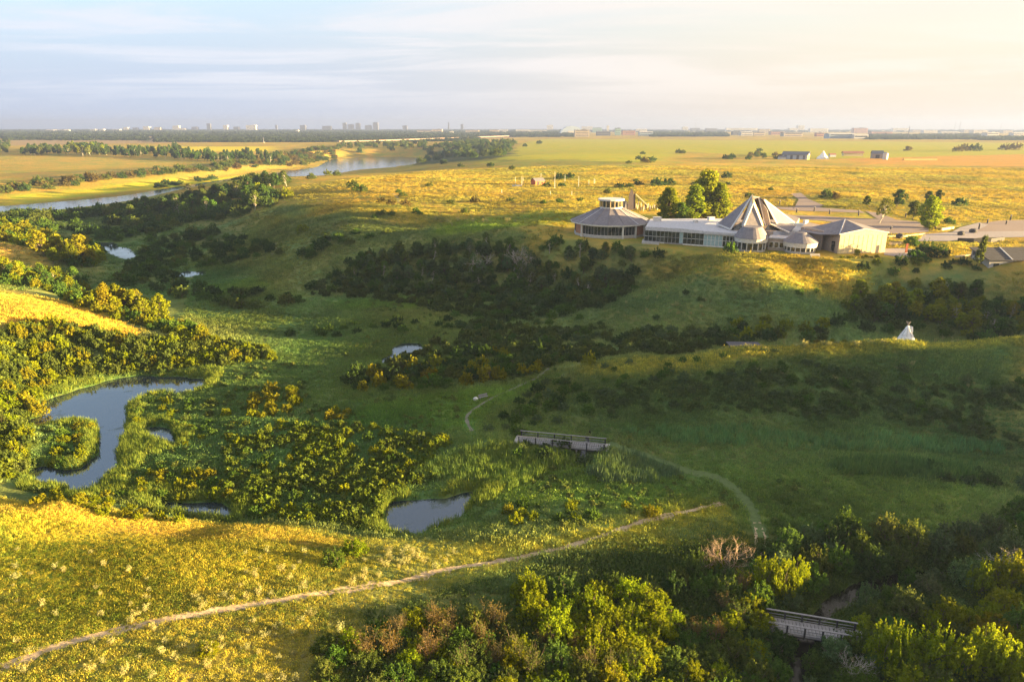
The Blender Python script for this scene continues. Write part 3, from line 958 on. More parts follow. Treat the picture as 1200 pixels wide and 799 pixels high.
def fill(poly, dens, n_max=200000):
    b = np.array(poly); lo = b.min(0); hi = b.max(0)
    n = int(min(n_max * 4, (hi - lo).prod() * dens))
    x = rng.uniform(lo[0], hi[0], n); y = rng.uniform(lo[1], hi[1], n)
    k = inside(poly, x, y)
    return x[k], y[k]


def spaced(x, y, d):
    """keep points at least d apart (d per point)"""
    keep = []; grid = {}
    c = float(np.max(d)) if len(d) else 1
    for i in range(len(x)):
        gx_, gy_ = int(x[i] // c), int(y[i] // c); ok = True
        for a in (-1, 0, 1):
            for b in (-1, 0, 1):
                for j in grid.get((gx_ + a, gy_ + b), ()):
                    if (x[i] - x[j]) ** 2 + (y[i] - y[j]) ** 2 < (.5 * (d[i] + d[j])) ** 2:
                        ok = False; break
                if not ok: break
            if not ok: break
        if ok:
            keep.append(i); grid.setdefault((gx_, gy_), []).append(i)
    return np.array(keep, int)


# ---- grass, forbs and reeds
def lay(pix, dens, meshes, size, name, label, tint=None, tintmix=.5, patch=None, tilt=.12, bright=1.0, zmul=1.0, world=None):
    p = world or gpoly(pix)
    x, y = fill(p, dens)
    k = free(x, y)
    if patch is not None:
        q = vnoise(x, y, patch[0], patch[2]) + .5 * vnoise(x, y, patch[0] / 2.7, patch[2] + 1)
        k &= q > patch[1]
    x, y = x[k], y[k]
    t = tint_at(x, y) * bright
    if tint is not None:
        t = mixc(t, tint, np.clip(tintmix + .5 * rng.normal(size=len(x)) * .5, 0, 1))
    # patches of paler, drier and of darker, lusher growth
    pa = vnoise(x, y, 24, 51) + .7 * vnoise(x, y, 9, 52)
    t = t * (1.06 + .5 * pa)[:, None] * np.stack([1 + .35 * vnoise(x, y, 31, 53), np.ones(len(x)), 1 - .3 * vnoise(x, y, 31, 53)], 1)
    t = np.maximum(t * rng.uniform(.88, 1.12, len(x))[:, None], .006)
    s = rng.uniform(size[0], size[1], len(x)) * (1 + .6 * vnoise(x, y, 14, 54))
    sz = np.stack([s, s, s * zmul * rng.uniform(.8, 1.2, len(x))], 1)
    return mass(name, label, np.stack([x, y, H(x, y) - .03], 1), sz, t, meshes, tilt)


BENCH = [(-60, 830), (-60, 575), (100, 590), (300, 614), (430, 630), (560, 634), (700, 622), (850, 588), (880, 640), (640, 660), (430, 715), (420, 830)]
FLOOR_L = [(30, 575), (40, 470), (150, 430), (330, 410), (420, 330), (620, 350), (660, 430), (640, 500), (620, 560), (850, 590), (560, 634), (430, 628), (300, 612), (150, 592)]
FLOOR_R = [(600, 500), (720, 495), (950, 495), (1360, 515), (1370, 700), (900, 640), (850, 590), (620, 570)]
COVER = [(30, 575), (40, 440), (200, 400), (230, 320), (330, 240), (520, 250), (660, 283), (860, 300), (1370, 322), (1370, 830), (640, 830), (600, 640), (420, 630), (290, 614)]
lay(COVER, .7, GRASS, (.9, 1.9), 'rough_grass', 'rough grass covering the valley sides and floor', None, bright=1.2)
lay(COVER, .25, FORB, (1.0, 2.2), 'rough_weeds', 'scattered weeds over the valley sides and floor', (.11, .14, .05), .5, (18, -.08, 76))
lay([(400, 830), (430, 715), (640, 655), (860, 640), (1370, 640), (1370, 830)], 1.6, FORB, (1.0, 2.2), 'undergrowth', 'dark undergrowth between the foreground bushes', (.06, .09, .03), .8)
lay(BENCH, 7.0, GRASS, (.4, .8), 'grass', 'dry golden grass of the near bench', (.48, .40, .06), .5, bright=1.42)
lay(BENCH, 2.2, FORB, (.4, .95), 'forbs', 'low green weeds among the golden grass of the near bench', (.15, .20, .03), .6, (14, -.02, 71))
lay([(-60, 618), (80, 622), (190, 655), (235, 715), (60, 765), (-60, 799)], 2.6, FORB, (.5, 1.1), 'forbs', 'dark green weeds on the left part of the near bench', (.10, .15, .025), .75, (9, -.22, 77))
lay([(60, 830), (180, 750), (330, 715), (470, 700), (440, 830)], 2.4, FORB, (.5, 1.2), 'forbs', 'rank green weeds below the near path', (.10, .14, .03), .75, (8, -.15, 78))
lay([(-30, 345), (-30, 262), (110, 246), (330, 236), (345, 330), (240, 352), (110, 345), (60, 338)], .10, FORB, (1.4, 3.2), 'far_marsh_weeds', 'rank weeds of the far marsh', (.07, .12, .035), .5, zmul=.8)
lay([(-30, 345), (-30, 262), (110, 246), (330, 236), (345, 330), (240, 352), (110, 345), (60, 338)], .08, GRASS, (1.6, 3.2), 'far_marsh_grass', 'coarse grass of the far marsh', (.10, .16, .045), .5, zmul=.6)
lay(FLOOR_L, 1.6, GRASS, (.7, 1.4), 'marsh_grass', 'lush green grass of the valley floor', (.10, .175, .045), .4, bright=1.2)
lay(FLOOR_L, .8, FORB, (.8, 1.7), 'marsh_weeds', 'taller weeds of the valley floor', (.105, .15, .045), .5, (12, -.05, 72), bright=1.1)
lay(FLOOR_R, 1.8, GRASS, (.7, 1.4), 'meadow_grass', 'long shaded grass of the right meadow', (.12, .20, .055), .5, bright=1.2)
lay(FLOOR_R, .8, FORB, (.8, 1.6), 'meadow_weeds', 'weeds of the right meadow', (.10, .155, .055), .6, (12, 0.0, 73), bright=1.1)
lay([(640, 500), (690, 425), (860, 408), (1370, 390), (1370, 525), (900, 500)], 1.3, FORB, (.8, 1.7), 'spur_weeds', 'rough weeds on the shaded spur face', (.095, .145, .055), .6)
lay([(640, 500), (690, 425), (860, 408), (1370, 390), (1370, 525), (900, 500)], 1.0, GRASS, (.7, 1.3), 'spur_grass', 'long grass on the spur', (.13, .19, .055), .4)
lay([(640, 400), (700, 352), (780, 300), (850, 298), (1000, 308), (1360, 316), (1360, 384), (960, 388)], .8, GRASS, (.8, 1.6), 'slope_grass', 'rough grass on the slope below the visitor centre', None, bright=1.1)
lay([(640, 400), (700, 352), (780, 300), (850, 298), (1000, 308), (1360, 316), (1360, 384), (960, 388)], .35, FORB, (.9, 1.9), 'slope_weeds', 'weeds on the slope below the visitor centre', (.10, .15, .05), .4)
lay([(-40, 340), (60, 350), (165, 385), (230, 402), (310, 418), (210, 440), (70, 445), (40, 570), (-40, 570)], 1.0, GRASS, (.8, 1.5), 'hill_grass', 'golden grass on the left hill', None, bright=1.15)
lay([(210, 330), (330, 240), (500, 250), (660, 270), (780, 300), (640, 350), (420, 335)], .12, FORB, (1.2, 2.8), 'far_weeds', 'rough weeds of the far shaded slopes', (.07, .12, .04), .5)

# reeds hug the water
rx, ry = fill(gpoly([(20, 580), (30, 440), (260, 430), (330, 470), (300, 560), (580, 550), (620, 560), (560, 632), (430, 624), (290, 612), (160, 592)]), 3.2)
k = free(rx, ry); rx, ry = rx[k], ry[k]
dw = np.full(len(rx), 99.0)
for p_ in PONDS.values():
    dw = np.minimum(dw, np.abs(sdist(p_, rx, ry)))
nzr = vnoise(rx, ry, 7, 81)
k = dw < np.clip(3.2 + 6 * nzr, .8, 9); rx, ry = rx[k], ry[k]
tt = mixc(np.tile((.12, .17, .035), (len(rx), 1)), (.24, .26, .05), rng.uniform(0, .7, len(rx)))
PLAIN = [(430, 262), (330, 238), (330, 222), (520, 200), (640, 195), (1370, 198), (1370, 300), (1060, 318), (860, 300), (660, 268), (560, 262)]
lay(PLAIN, .16, GRASS, (1.3, 3.0), 'prairie_tussocks', 'golden tussocks over the plain round the visitor centre', (.37, .29, .06), .5, bright=1.12, zmul=.55)
lay(PLAIN, .02, FORB, (1.6, 3.6), 'prairie_scrub', 'low green scrub dotted over the golden plain', (.13, .14, .03), .7, (40, .05, 75), zmul=.6)
mass('reeds', 'green reeds standing along the pond edges', np.stack([rx, ry, H(rx, ry) - .1], 1), rng.uniform(.6, 1.1, len(rx)), tt, REED)
for nm, lb, pix, dn, tn in (('reed_bed', 'tall reeds in a band across the right meadow', [(965, 548), (1010, 538), (1080, 542), (1140, 552), (1140, 562), (1060, 560), (985, 556)], 2.2, (.08, .14, .05)),
                            ('reed_bed', 'grey green reeds beside the far footbridge', [(690, 556), (720, 532), (780, 540), (800, 556), (770, 566), (710, 566)], 1.6, (.10, .15, .085)),
                            ('reed_bed', 'reeds in front of the far footbridge', [(480, 560), (540, 530), (600, 520), (640, 535), (670, 545), (600, 575), (560, 570)], 1.4, (.10, .15, .04)),
                            ('reed_bed', 'pale reed band at the foot of the spur', [(720, 505), (860, 500), (1020, 510), (1180, 520), (1180, 532), (1000, 528), (800, 520)], .9, (.11, .2, .08))):
    lay(pix, dn * 1.3, REED, (.85, 1.35), nm, lb, tn, .8)

for nm, lb, pix, dn, sz, tn, tn2 in (
        ('shrub_carpet', 'carpet of low yellow-green shrubs in the marsh right of the long pond', [(268, 520), (330, 500), (420, 500), (528, 512), (524, 556), (465, 582), (452, 602), (430, 618), (340, 612), (280, 600), (262, 570)], .8, (.6, 1.25), (.15, .19, .025), (.09, .12, .03)),
        ('shrub_carpet', 'carpet of low sunlit shrubs on the left bank above the long pond', [(-30, 405), (40, 376), (100, 386), (165, 400), (235, 398), (315, 412), (322, 422), (268, 428), (200, 434), (150, 436), (85, 444), (60, 470), (30, 510), (42, 560), (-30, 570)], .7, (.7, 1.6), (.15, .18, .025), (.09, .12, .03)),
        ('shrub_carpet', 'carpet of low dark shrubs on the foot of the spur face', [(690, 462), (760, 448), (860, 436), (1000, 432), (1370, 428), (1370, 515), (1100, 502), (950, 492), (800, 484), (712, 492)], .62, (.5, 1.15), (.115, .155, .06), (.09, .13, .05)),
        ('shrub_carpet', 'low dark scrub in the hollow across the valley', [(420, 440), (560, 372), (640, 386), (900, 388), (1000, 390), (860, 405), (690, 425), (640, 435), (500, 455)], .22, (.8, 1.8), (.085, .12, .04), (.10, .115, .035)),
        ('shrub_carpet', 'low scrub at the foot of the dark wooded ravine', [(360, 345), (470, 335), (640, 345), (760, 320), (700, 362), (600, 380), (440, 352)], .14, (1.0, 2.2), (.07, .10, .035), (.08, .10, .03))):
    x, y = fill(gpoly(pix), dn); k = free(x, y); x, y = x[k], y[k]
    k = vnoise(x, y, 9, 88) + .5 * vnoise(x, y, 3.5, 89) > -.22; x, y = x[k], y[k]
    s = rng.uniform(sz[0], sz[1], len(x))
    mass(nm, lb, np.stack([x, y, H(x, y) - .08], 1), np.stack([s, s, s * rng.uniform(.7, 1.3, len(x))], 1), mixc(np.tile(tn, (len(x), 1)), tn2, np.clip(.4 + 1.2 * vnoise(x, y, 12, 90), 0, 1)) * rng.uniform(.8, 1.2, len(x))[:, None], LOWBUSH + [BUSH[0][0], BUSH[1][0]])

for nm, lb, pix, dn in (('marsh_scrub', 'low tussocks and shrubs dotted over the valley floor', FLOOR_L, .10), ('meadow_scrub', 'low tussocks and shrubs dotted over the right meadow', FLOOR_R, .09)):
    x, y = fill(gpoly(pix), dn * 2); k = free(x, y, .4); x, y = x[k], y[k]
    k = vnoise(x, y, 20, 97) + .6 * vnoise(x, y, 7, 98) > .04; x, y = x[k], y[k]
    s = rng.uniform(.3, .85, len(x))
    mass(nm, lb, np.stack([x, y, H(x, y) - .06], 1), np.stack([s, s, s * rng.uniform(.7, 1.3, len(x))], 1), mixc(np.tile((.10, .155, .05), (len(x), 1)), (.17, .19, .06), rng.uniform(0, 1, len(x))), LOWBUSH)

# grass creeping along the middle and the edges of the near path
n_ = 2600
i_ = rng.integers(0, len(P_NEAR), n_); off = np.where(rng.uniform(0, 1, n_) < .4, rng.normal(size=n_) * .12, rng.choice([-1, 1], n_) * rng.uniform(.55, 1.1, n_))
x = P_NEAR[i_, 0] + rng.normal(size=n_) * .1; y = P_NEAR[i_, 1] + off
k = (np.abs(off) > .45) | (vnoise(x, y, 7, 95) > .02); x, y = x[k], y[k]
mass('path_grass', 'short grass creeping over the worn path', np.stack([x, y, H(x, y)], 1), rng.uniform(.22, .5, len(x)), mixc(tint_at(x, y), (.30, .27, .06), np.full(len(x), .5)), GRASS)

# ------------------------------------------------------------------ bushes and trees
ORD = ['first', 'second', 'third', 'fourth', 'fifth', 'sixth', 'seventh', 'eighth', 'ninth', 'tenth', 'eleventh', 'twelfth', 'thirteenth', 'fourteenth', 'fifteenth',
       'sixteenth', 'seventeenth', 'eighteenth', 'nineteenth', 'twentieth']
TINTS = {   # leaf colours: sunlight worked into the yellows, skylight fill into the shaded greens
    'green': (.08, .135, .028), 'dark green': (.058, .095, .032), 'yellow-green': (.18, .20, .010), 'olive': (.10, .125, .034),
    'bright green': (.20, .26, .02), 'grey-green': (.105, .14, .07), 'golden': (.20, .185, .014), 'brown': (.13, .10, .04),
}
CAND = []     # x, y, size, kind, tint, place, group, tallness


def place_many(kind, pix, dens, size, tints, place, tall=(.85, 1.2), gap=.8, world=None, patch=None, water=True):
    p = world or gpoly(pix)
    x, y = fill(p, dens * 3)
    k = free(x, y, size[0] * .35, water)
    if patch is not None:
        k &= vnoise(x, y, patch[0], patch[2]) > patch[1]
    x, y = x[k], y[k]
    s = size[0] + (size[1] - size[0]) * rng.uniform(0, 1, len(x)) ** 1.5
    o = np.argsort(-s); x, y, s = x[o], y[o], s[o]
    k = spaced(x, y, s * 2 * gap if kind != 'tree' else s * gap)
    area = abs(sum(p[i - 1][0] * p[i][1] - p[i][0] * p[i - 1][1] for i in range(len(p)))) / 2
    k = k[:max(1, int(area * dens))] if len(k) else k
    for i in k:
        CAND.append([x[i], y[i], s[i], kind, tints[rng.integers(0, len(tints))], place, None, rng.uniform(*tall), None])


def place_one(kind, u, v, size, tint, place, tall=1.0, shape=None, label=None, r=None):
    a = at(u, v)
    CAND.append([a.x, a.y, size, kind, tint, place, label, tall, shape])


G_, D_, Y_, O_, S_, A_, B_ = 'green', 'dark green', 'yellow-green', 'olive', 'grey-green', 'golden', 'brown'
# thicket below the near path
place_many('bush', [(605, 705), (640, 694), (700, 690), (775, 695), (785, 735), (765, 775), (680, 775), (615, 750)], .26, (1.4, 2.7), [Y_, O_, Y_, Y_], 'in the sunlit clump below the near path', (.8, 1.15), .54)
place_many('bush', [(380, 765), (430, 738), (520, 728), (600, 722), (620, 755), (690, 778), (780, 765), (850, 722), (900, 715), (905, 760), (930, 840), (350, 840)], .30, (.9, 2.1), [Y_, O_, O_, Y_, G_], 'in the thicket along the bottom edge', (.7, 1.15), .54)
place_many('twig_bush', [(430, 745), (560, 728), (620, 745), (700, 775), (780, 770), (850, 710), (880, 680), (880, 720), (800, 790), (560, 800), (420, 780)], .10, (1.0, 2.0), [B_, O_, B_], 'in the thicket along the bottom edge', (.9, 1.3), .6)
place_many('bush', [(770, 675), (830, 664), (880, 672), (905, 700), (890, 730), (800, 715)], .15, (1.2, 2.4), [G_, D_, O_], 'on the rise left of the near footbridge', (.9, 1.3), .66)
place_many('bush', [(1010, 760), (1010, 722), (1060, 712), (1130, 715), (1220, 690), (1370, 830), (1000, 830)], .2, (1.2, 2.6), [Y_, Y_, O_, G_], 'right of the near footbridge', (.85, 1.2), .54)
place_many('bush', [(900, 655), (960, 625), (1060, 628), (1130, 640), (1245, 650), (1245, 668), (1130, 664), (1060, 668), (1000, 684), (960, 705), (915, 700)], .2, (1.2, 2.6), [D_, G_, O_, S_], 'along the creek behind the near footbridge', (.95, 1.4), .64)
place_many('bush', [(930, 770), (940, 750), (1000, 755), (1005, 830), (935, 830)], .2, (1.0, 2.0), [G_, S_], 'below the near footbridge', (.8, 1.2), .66)
place_many('bush', [(1080, 625), (1150, 610), (1245, 590), (1245, 650), (1130, 640)], .10, (1.2, 2.4), [D_, G_, S_], 'at the right edge of the meadow', (.9, 1.2), .7)
place_many('bush', [(1020, 548), (1120, 548), (1370, 560), (1370, 585), (1130, 572)], .06, (1.0, 2.0), [D_, S_], 'among the reeds of the right meadow', (.7, 1.0), .7)
place_many('bush', [(560, 598), (600, 590), (680, 590), (780, 595), (760, 606), (660, 612), (600, 616)], .10, (.7, 1.5), [Y_, A_, G_], 'on the sunlit strip behind the near path', (.8, 1.2), .8)
place_many('bush', [(370, 655), (400, 640), (440, 640), (440, 655), (400, 665)], .10, (1.6, 2.2), [G_, Y_], 'on the golden bench', (.9, 1.1), .8)
place_many('bush', [(20, 780), (330, 740), (400, 720), (400, 799)], .012, (.8, 1.3), [G_, Y_], 'in the grass below the near path', (.7, 1.0), .8)
place_many('bush', [(905, 705), (930, 700), (975, 705), (1010, 690), (1070, 668), (1140, 660), (1245, 662), (1245, 690), (1100, 690), (1020, 712), (985, 722)], .09, (1.4, 2.6), [D_, G_, S_], 'on the creek bank behind the near footbridge', (.9, 1.3), .66)
place_many('bush', [(880, 760), (925, 765), (928, 830), (870, 830)], .2, (1.3, 2.4), [D_, G_, O_], 'left of the dark creek at the bottom edge', (.9, 1.2), .66)
for u_, v_, s_, tl_ in ((1036, 782, 2.4, 1.9), (1058, 786, 2.1, 2.0), (1092, 784, 2.3, 1.8), (1120, 790, 2.1, 2.0), (1150, 784, 2.4, 2.0), (1175, 790, 2.0, 1.9)):  # tall yellow bushes; the yellow stands in for sun on their tops
    place_one('bush', u_, v_, s_, Y_, 'right of the near footbridge', tl_)
for u_, v_, s_, tl_ in ((892, 694, 2.2, 2.0), (912, 696, 2.4, 1.9), (930, 690, 1.9, 2.1), (836, 668, 1.5, 1.4), (870, 690, 1.6, 1.4)):
    place_one('bush', u_, v_, s_, Y_, 'on the rise left of the near footbridge', tl_)
for u_, v_, s_, tl_ in ((1172, 690, 2.3, 2.0), (1194, 692, 2.4, 2.0), (1146, 694, 1.9, 1.9)):
    place_one('bush', u_, v_, s_, Y_, 'along the creek behind the near footbridge', tl_)
# left bank above the long pond
LEFT = 'on the left bank above the long pond'
place_many('bush', [(-30, 405), (40, 376), (100, 386), (165, 400), (235, 398), (315, 412), (322, 422), (268, 428), (200, 434), (150, 436), (85, 444), (60, 470), (30, 510), (42, 560), (-30, 570)], .2, (.9, 2.2), [Y_, O_, O_, A_, Y_], LEFT, (.9, 1.35), .66)
place_many('bush', [(50, 575), (70, 580), (150, 598), (220, 610), (215, 616), (120, 604), (40, 592)], .16, (.7, 1.4), [Y_, A_], 'on the bank below the long pond', (.7, 1.0), .75)
place_many('bush', [(70, 350), (120, 356), (190, 376), (250, 392), (235, 398), (170, 386), (110, 366)], .12, (1.4, 2.8), [Y_, A_, G_], 'behind the golden crest of the left hill', (.9, 1.3), .66)
place_many('tree', [(110, 355), (145, 358), (190, 372), (150, 372)], .05, (5, 8), [A_, Y_], 'behind the golden crest of the left hill', (.9, 1.1), .5)
place_one('tree', 128, 366, 9, A_, 'behind the golden crest of the left hill', 1.0, 'tall')
place_one('tree', 186, 372, 7.5, Y_, 'behind the golden crest of the left hill', 1.0, 'round')
place_many('bush', [(-30, 318), (60, 320), (100, 330), (120, 348), (60, 342), (-30, 330)], .10, (1.6, 3.0), [Y_, G_, A_], 'in the dip between the two left hills', (.9, 1.3), .66)
place_many('tree', [(-20, 318), (60, 322), (100, 335), (60, 340), (-20, 328)], .02, (4, 7), [Y_, A_, G_], 'in the dip between the two left hills', (.9, 1.1), .6)
place_many('bush', [(-30, 262), (40, 272), (115, 292), (122, 312), (85, 314), (40, 292), (-30, 276)], .05, (2.2, 4.0), [A_, Y_, G_], 'behind the far left hill', (.9, 1.3), .66)
for u_, v_, s_, t_ in ((52, 300, 11, A_), (66, 302, 10, A_), (96, 312, 13, A_), (84, 310, 9, Y_), (30, 284, 8, A_), (12, 280, 8, Y_), (108, 312, 9, A_), (44, 286, 8, Y_), (62, 310, 7, Y_)):
    place_one('tree', u_, v_, s_, t_, 'behind the far left hill', 1.0, 'round')
# marsh shrubs
MARSH = 'in the marsh right of the long pond'
place_many('bush', [(270, 515), (330, 495), (420, 500), (525, 515), (520, 560), (462, 580), (452, 600), (430, 618), (340, 612), (280, 600), (266, 570)], .05, (.8, 1.5), [Y_, Y_, O_, G_, Y_], MARSH, (.7, 1.1), .72)
place_many('bush', [(60, 508), (105, 498), (115, 515), (100, 545), (60, 548)], .2, (.8, 1.5), [Y_, A_, G_], 'on the reed islet of the long pond', (.8, 1.1), .7)
place_many('bush', [(140, 562), (180, 548), (262, 560), (270, 584), (215, 586), (150, 582), (118, 585)], .18, (.8, 1.4), [Y_, A_, G_], 'between the long pond and the dark strip of pond', (.8, 1.1), .7)
place_many('bush', [(145, 478), (170, 468), (240, 466), (290, 500), (220, 525), (165, 505)], .08, (.7, 1.4), [G_, Y_, O_], 'beside the small reed-choked pool', (.7, 1.1), .75)
place_many('bush', [(290, 472), (320, 455), (345, 462), (350, 480), (320, 490), (295, 490)], .12, (1.1, 1.9), [A_, A_, Y_], 'in the golden clump of the marsh', (.9, 1.2), .7)
place_many('bush', [(380, 488), (392, 480), (410, 485), (405, 496), (388, 496)], .2, (1.0, 1.6), [A_, Y_], 'at the edge of the mown meadow', (.9, 1.1), .7)
WIL = 'in the willow belt across the valley'
place_many('bush', [(400, 452), (420, 442), (480, 434), (520, 422), (560, 412), (650, 412), (640, 432), (580, 448), (500, 456), (440, 460)], .11, (1.2, 2.6), [D_, O_, G_, A_, D_], WIL, (.9, 1.3), .68)
for u_, v_, s_ in ((570, 446, 2.6), (585, 445, 2.2), (612, 440, 2.0), (555, 440, 1.9), (470, 452, 1.8), (425, 458, 1.6), (630, 432, 1.7), (690, 428, 2.0)):
    place_one('bush', u_, v_, s_, A_, WIL, 1.25)
DARKB = 'in the dark scrub along the creek'
place_many('bush', [(540, 398), (560, 372), (640, 388), (720, 392), (800, 388), (900, 388), (1000, 390), (1000, 400), (860, 405), (760, 412), (690, 425), (650, 428), (600, 412)], .055, (1.0, 2.2), [D_, S_, G_, O_], DARKB, (.8, 1.2), .66)
place_many('bush', [(330, 390), (420, 380), (540, 370), (560, 385), (460, 390), (360, 400)], .035, (1.0, 2.2), [D_, G_], 'in the dark marsh beyond the willows', (.7, 1.1), .8)
place_many('bush', [(570, 505), (590, 480), (640, 450), (690, 440), (700, 480), (650, 500), (610, 510)], .07, (.9, 2.0), [D_, G_, S_], 'above the far footbridge', (.8, 1.1), .72)
place_many('bush', [(596, 545), (612, 520), (660, 522), (700, 540), (690, 552), (640, 552)], .08, (.8, 1.8), [D_, G_, S_], 'in front of the far footbridge', (.8, 1.1), .72)
SPUR = 'on the shaded face of the spur'
place_many('bush', [(690, 455), (760, 440), (860, 428), (1000, 425), (1370, 420), (1370, 515), (1100, 500), (950, 490), (800, 482), (710, 490)], .06, (.7, 1.6), [S_, S_, G_, S_], SPUR, (.8, 1.2), .66, patch=(16, -.28, 91))
place_many('bush', [(700, 430), (860, 413), (860, 428), (760, 440), (695, 452)], .05, (.6, 1.3), [S_, G_], SPUR, (.8, 1.1), .7)
for u_, v_, s_, t_ in ((975, 404, 1.5, Y_), (958, 404, 1.3, A_), (990, 403, 1.2, Y_), (895, 413, 1.2, S_), (908, 413, 1.1, S_), (1150, 395, .9, A_)):
    place_one('bush', u_, v_, s_, t_, 'on the crest of the spur', .9)
# the wooded ravine under the round pavilion
RAV = 'in the wooded ravine below the round pavilion'
place_many('tree', [(400, 330), (430, 308), (500, 292), (560, 288), (640, 290), (720, 298), (780, 306), (730, 325), (690, 345), (640, 345), (560, 340), (480, 338)], .03, (3.5, 6.5), [D_, G_, O_, S_, S_], RAV, (.9, 1.15), .42)
place_many('bush', [(360, 340), (400, 310), (470, 292), (560, 288), (640, 290), (780, 300), (760, 322), (700, 350), (640, 360), (540, 352), (440, 345)], .05, (1.4, 2.9), [D_, S_, G_, O_], RAV, (.9, 1.2), .6)
place_many('bush', [(560, 362), (640, 352), (700, 352), (760, 330), (790, 318), (740, 340), (690, 372), (620, 385)], .05, (1.3, 2.4), [D_, G_], 'at the foot of the slope below the pavilion', (.8, 1.1), .7)
# right ravine behind the tipi
RR = 'in the ravine behind the white tipi'
place_many('tree', [(985, 368), (1010, 358), (1080, 352), (1130, 345), (1370, 345), (1370, 388), (1100, 384), (1010, 384)], .032, (4, 6.5), [O_, Y_, G_, G_, A_], RR, (.9, 1.1), .42)
place_many('bush', [(960, 385), (1000, 355), (1050, 340), (1100, 330), (1370, 330), (1370, 392), (1080, 388)], .045, (1.4, 2.8), [O_, G_, D_, Y_], RR, (.9, 1.2), .64)
for u_, v_, s_, t_ in ((1014, 352, 6.5, Y_), (1030, 362, 8, Y_), (1048, 366, 7.5, Y_), (1064, 368, 6.5, Y_), (1042, 348, 5.5, A_), (1022, 368, 6, O_)):
    place_one('tree', u_, v_, s_, t_, RR, 1.0, 'round')
place_many('bush', [(820, 398), (850, 382), (930, 380), (950, 390), (900, 400)], .08, (1.4, 2.6), [D_, G_, Y_], 'behind the grey shelter roof', (.9, 1.2), .66)
place_many('bush', [(1000, 318), (1040, 304), (1080, 306), (1150, 306), (1150, 316), (1080, 318), (1030, 324)], .07, (1.2, 2.4), [Y_, G_, D_], 'on the bank right of the visitor centre', (.8, 1.1), .7)
place_many('bush', [(660, 400), (720, 360), (830, 318), (980, 325), (990, 365), (860, 385)], .006, (.8, 1.6), [S_, D_, G_], 'on the open slope below the visitor centre', (.7, 1.0), .8)
place_many('bush', [(985, 300), (1034, 299), (1034, 302), (985, 304)], .25, (.6, .9), [Y_, A_], 'at the foot of the sunlit gable wall', (.7, 1.0), .8)
place_one('bush', 856, 296, 2.6, G_, 'in front of the glass gallery', 1.25, label='round green bush in front of the glass gallery')
place_one('bush', 1004, 299, 1.1, A_, 'at the foot of the sunlit gable wall', 1.8, label='small golden bush against the sunlit gable wall')
# far shaded slopes and the far hedge line
place_many('bush', [(120, 262), (150, 245), (230, 232), (320, 226), (330, 238), (280, 256), (220, 262), (180, 275)], .012, (3.0, 5.5), [D_, D_, O_, G_], 'in the dark belt before the river', (.8, 1.1), .62)
place_many('tree', [(140, 262), (160, 248), (240, 234), (320, 228), (300, 250), (220, 260)], .0025, (8, 12), [D_, O_, G_], 'in the dark belt before the river', (.9, 1.1), .5)
place_many('bush', [(130, 330), (170, 290), (230, 270), (320, 285), (330, 300), (280, 310), (200, 315), (230, 335), (330, 345), (360, 355), (300, 365), (220, 352)], .018, (1.6, 3.6), [D_, D_, G_, O_], 'on the far marsh', (.7, 1.1), .66)
place_many('bush', [(0, 262), (60, 262), (120, 270), (180, 268), (180, 285), (120, 282), (60, 272)], .012, (2, 4.2), [D_, G_], 'on the far marsh', (.8, 1.1), .66)
place_many('bush', [(340, 300), (420, 270), (460, 272), (440, 285), (380, 305)], .014, (1.5, 3.2), [D_, G_, O_], 'on the far shaded slope', (.7, 1.0), .7)
place_many('bush', [(420, 258), (440, 250), (480, 248), (500, 252), (460, 260)], .012, (1.4, 2.6), [O_, G_], 'on the far shaded slope', (.7, 1.0), .7)
for u_, v_, s_, t_ in ((356, 273, 3.4, Y_), (365, 302, 3.0, G_), (378, 292, 3.6, D_), (226, 283, 4.5, D_), (252, 275, 4.2, D_), (336, 232, 5, Y_), (303, 228, 6, Y_)):
    place_one('bush', u_, v_, s_, t_, 'on the far shaded slope', 1.15)

# plateau: single trees round the visitor centre and the car parks
VC = 'behind the visitor centre'
for u_, v_, h_, t_, sh, lb in (
        (792, 260, 15, 'yellow-green', 'full', 'rounded poplar at the left of the clump behind the gallery'),
        (816, 258, 15, 'bright green', 'full', 'bright yellow-green poplar in the middle of the clump behind the gallery'),
        (834, 256, 21, 'bright green', 'full', 'tallest poplar behind the gallery, yellow-green and full'),
        (851, 256, 16, 'bright green', 'full', 'lower yellow-green poplar at the right of the clump behind the gallery'),
        (800, 262, 9, G_, 'round', 'small green poplar in front of the leftmost one behind the gallery'),
        (1097, 268, 13, 'bright green', 'full', 'large yellow-green tree between the two car parks'),
        (1070, 258, 8.5, O_, 'round', 'olive rounded tree left of the large yellow-green car park tree'),
        (1049, 244, 9.5, D_, 'round', 'dark rounded tree beyond the long car park'),
        (1030, 262, 11, O_, 'open', 'thin leaning tree at the right end of the visitor centre'),
        (1034, 256, 6, D_, 'open', 'small dark tree just behind the thin leaning one'),
        (1150, 309, 9, O_, 'spire', 'lone conical tree on the lawn above the right ravine'),
        (1083, 238, 6.5, D_, 'round', 'small dark tree beyond the large yellow-green car park tree'),
        (1097, 236, 6.5, D_, 'round', 'small wide tree on the far lawn right of the dark one'),
        (1020, 243, 6, O_, 'round', 'small olive tree at the left end of the far car park row')):
    place_one('tree', u_, v_, h_, t_, VC, 1.0, sh, lb)
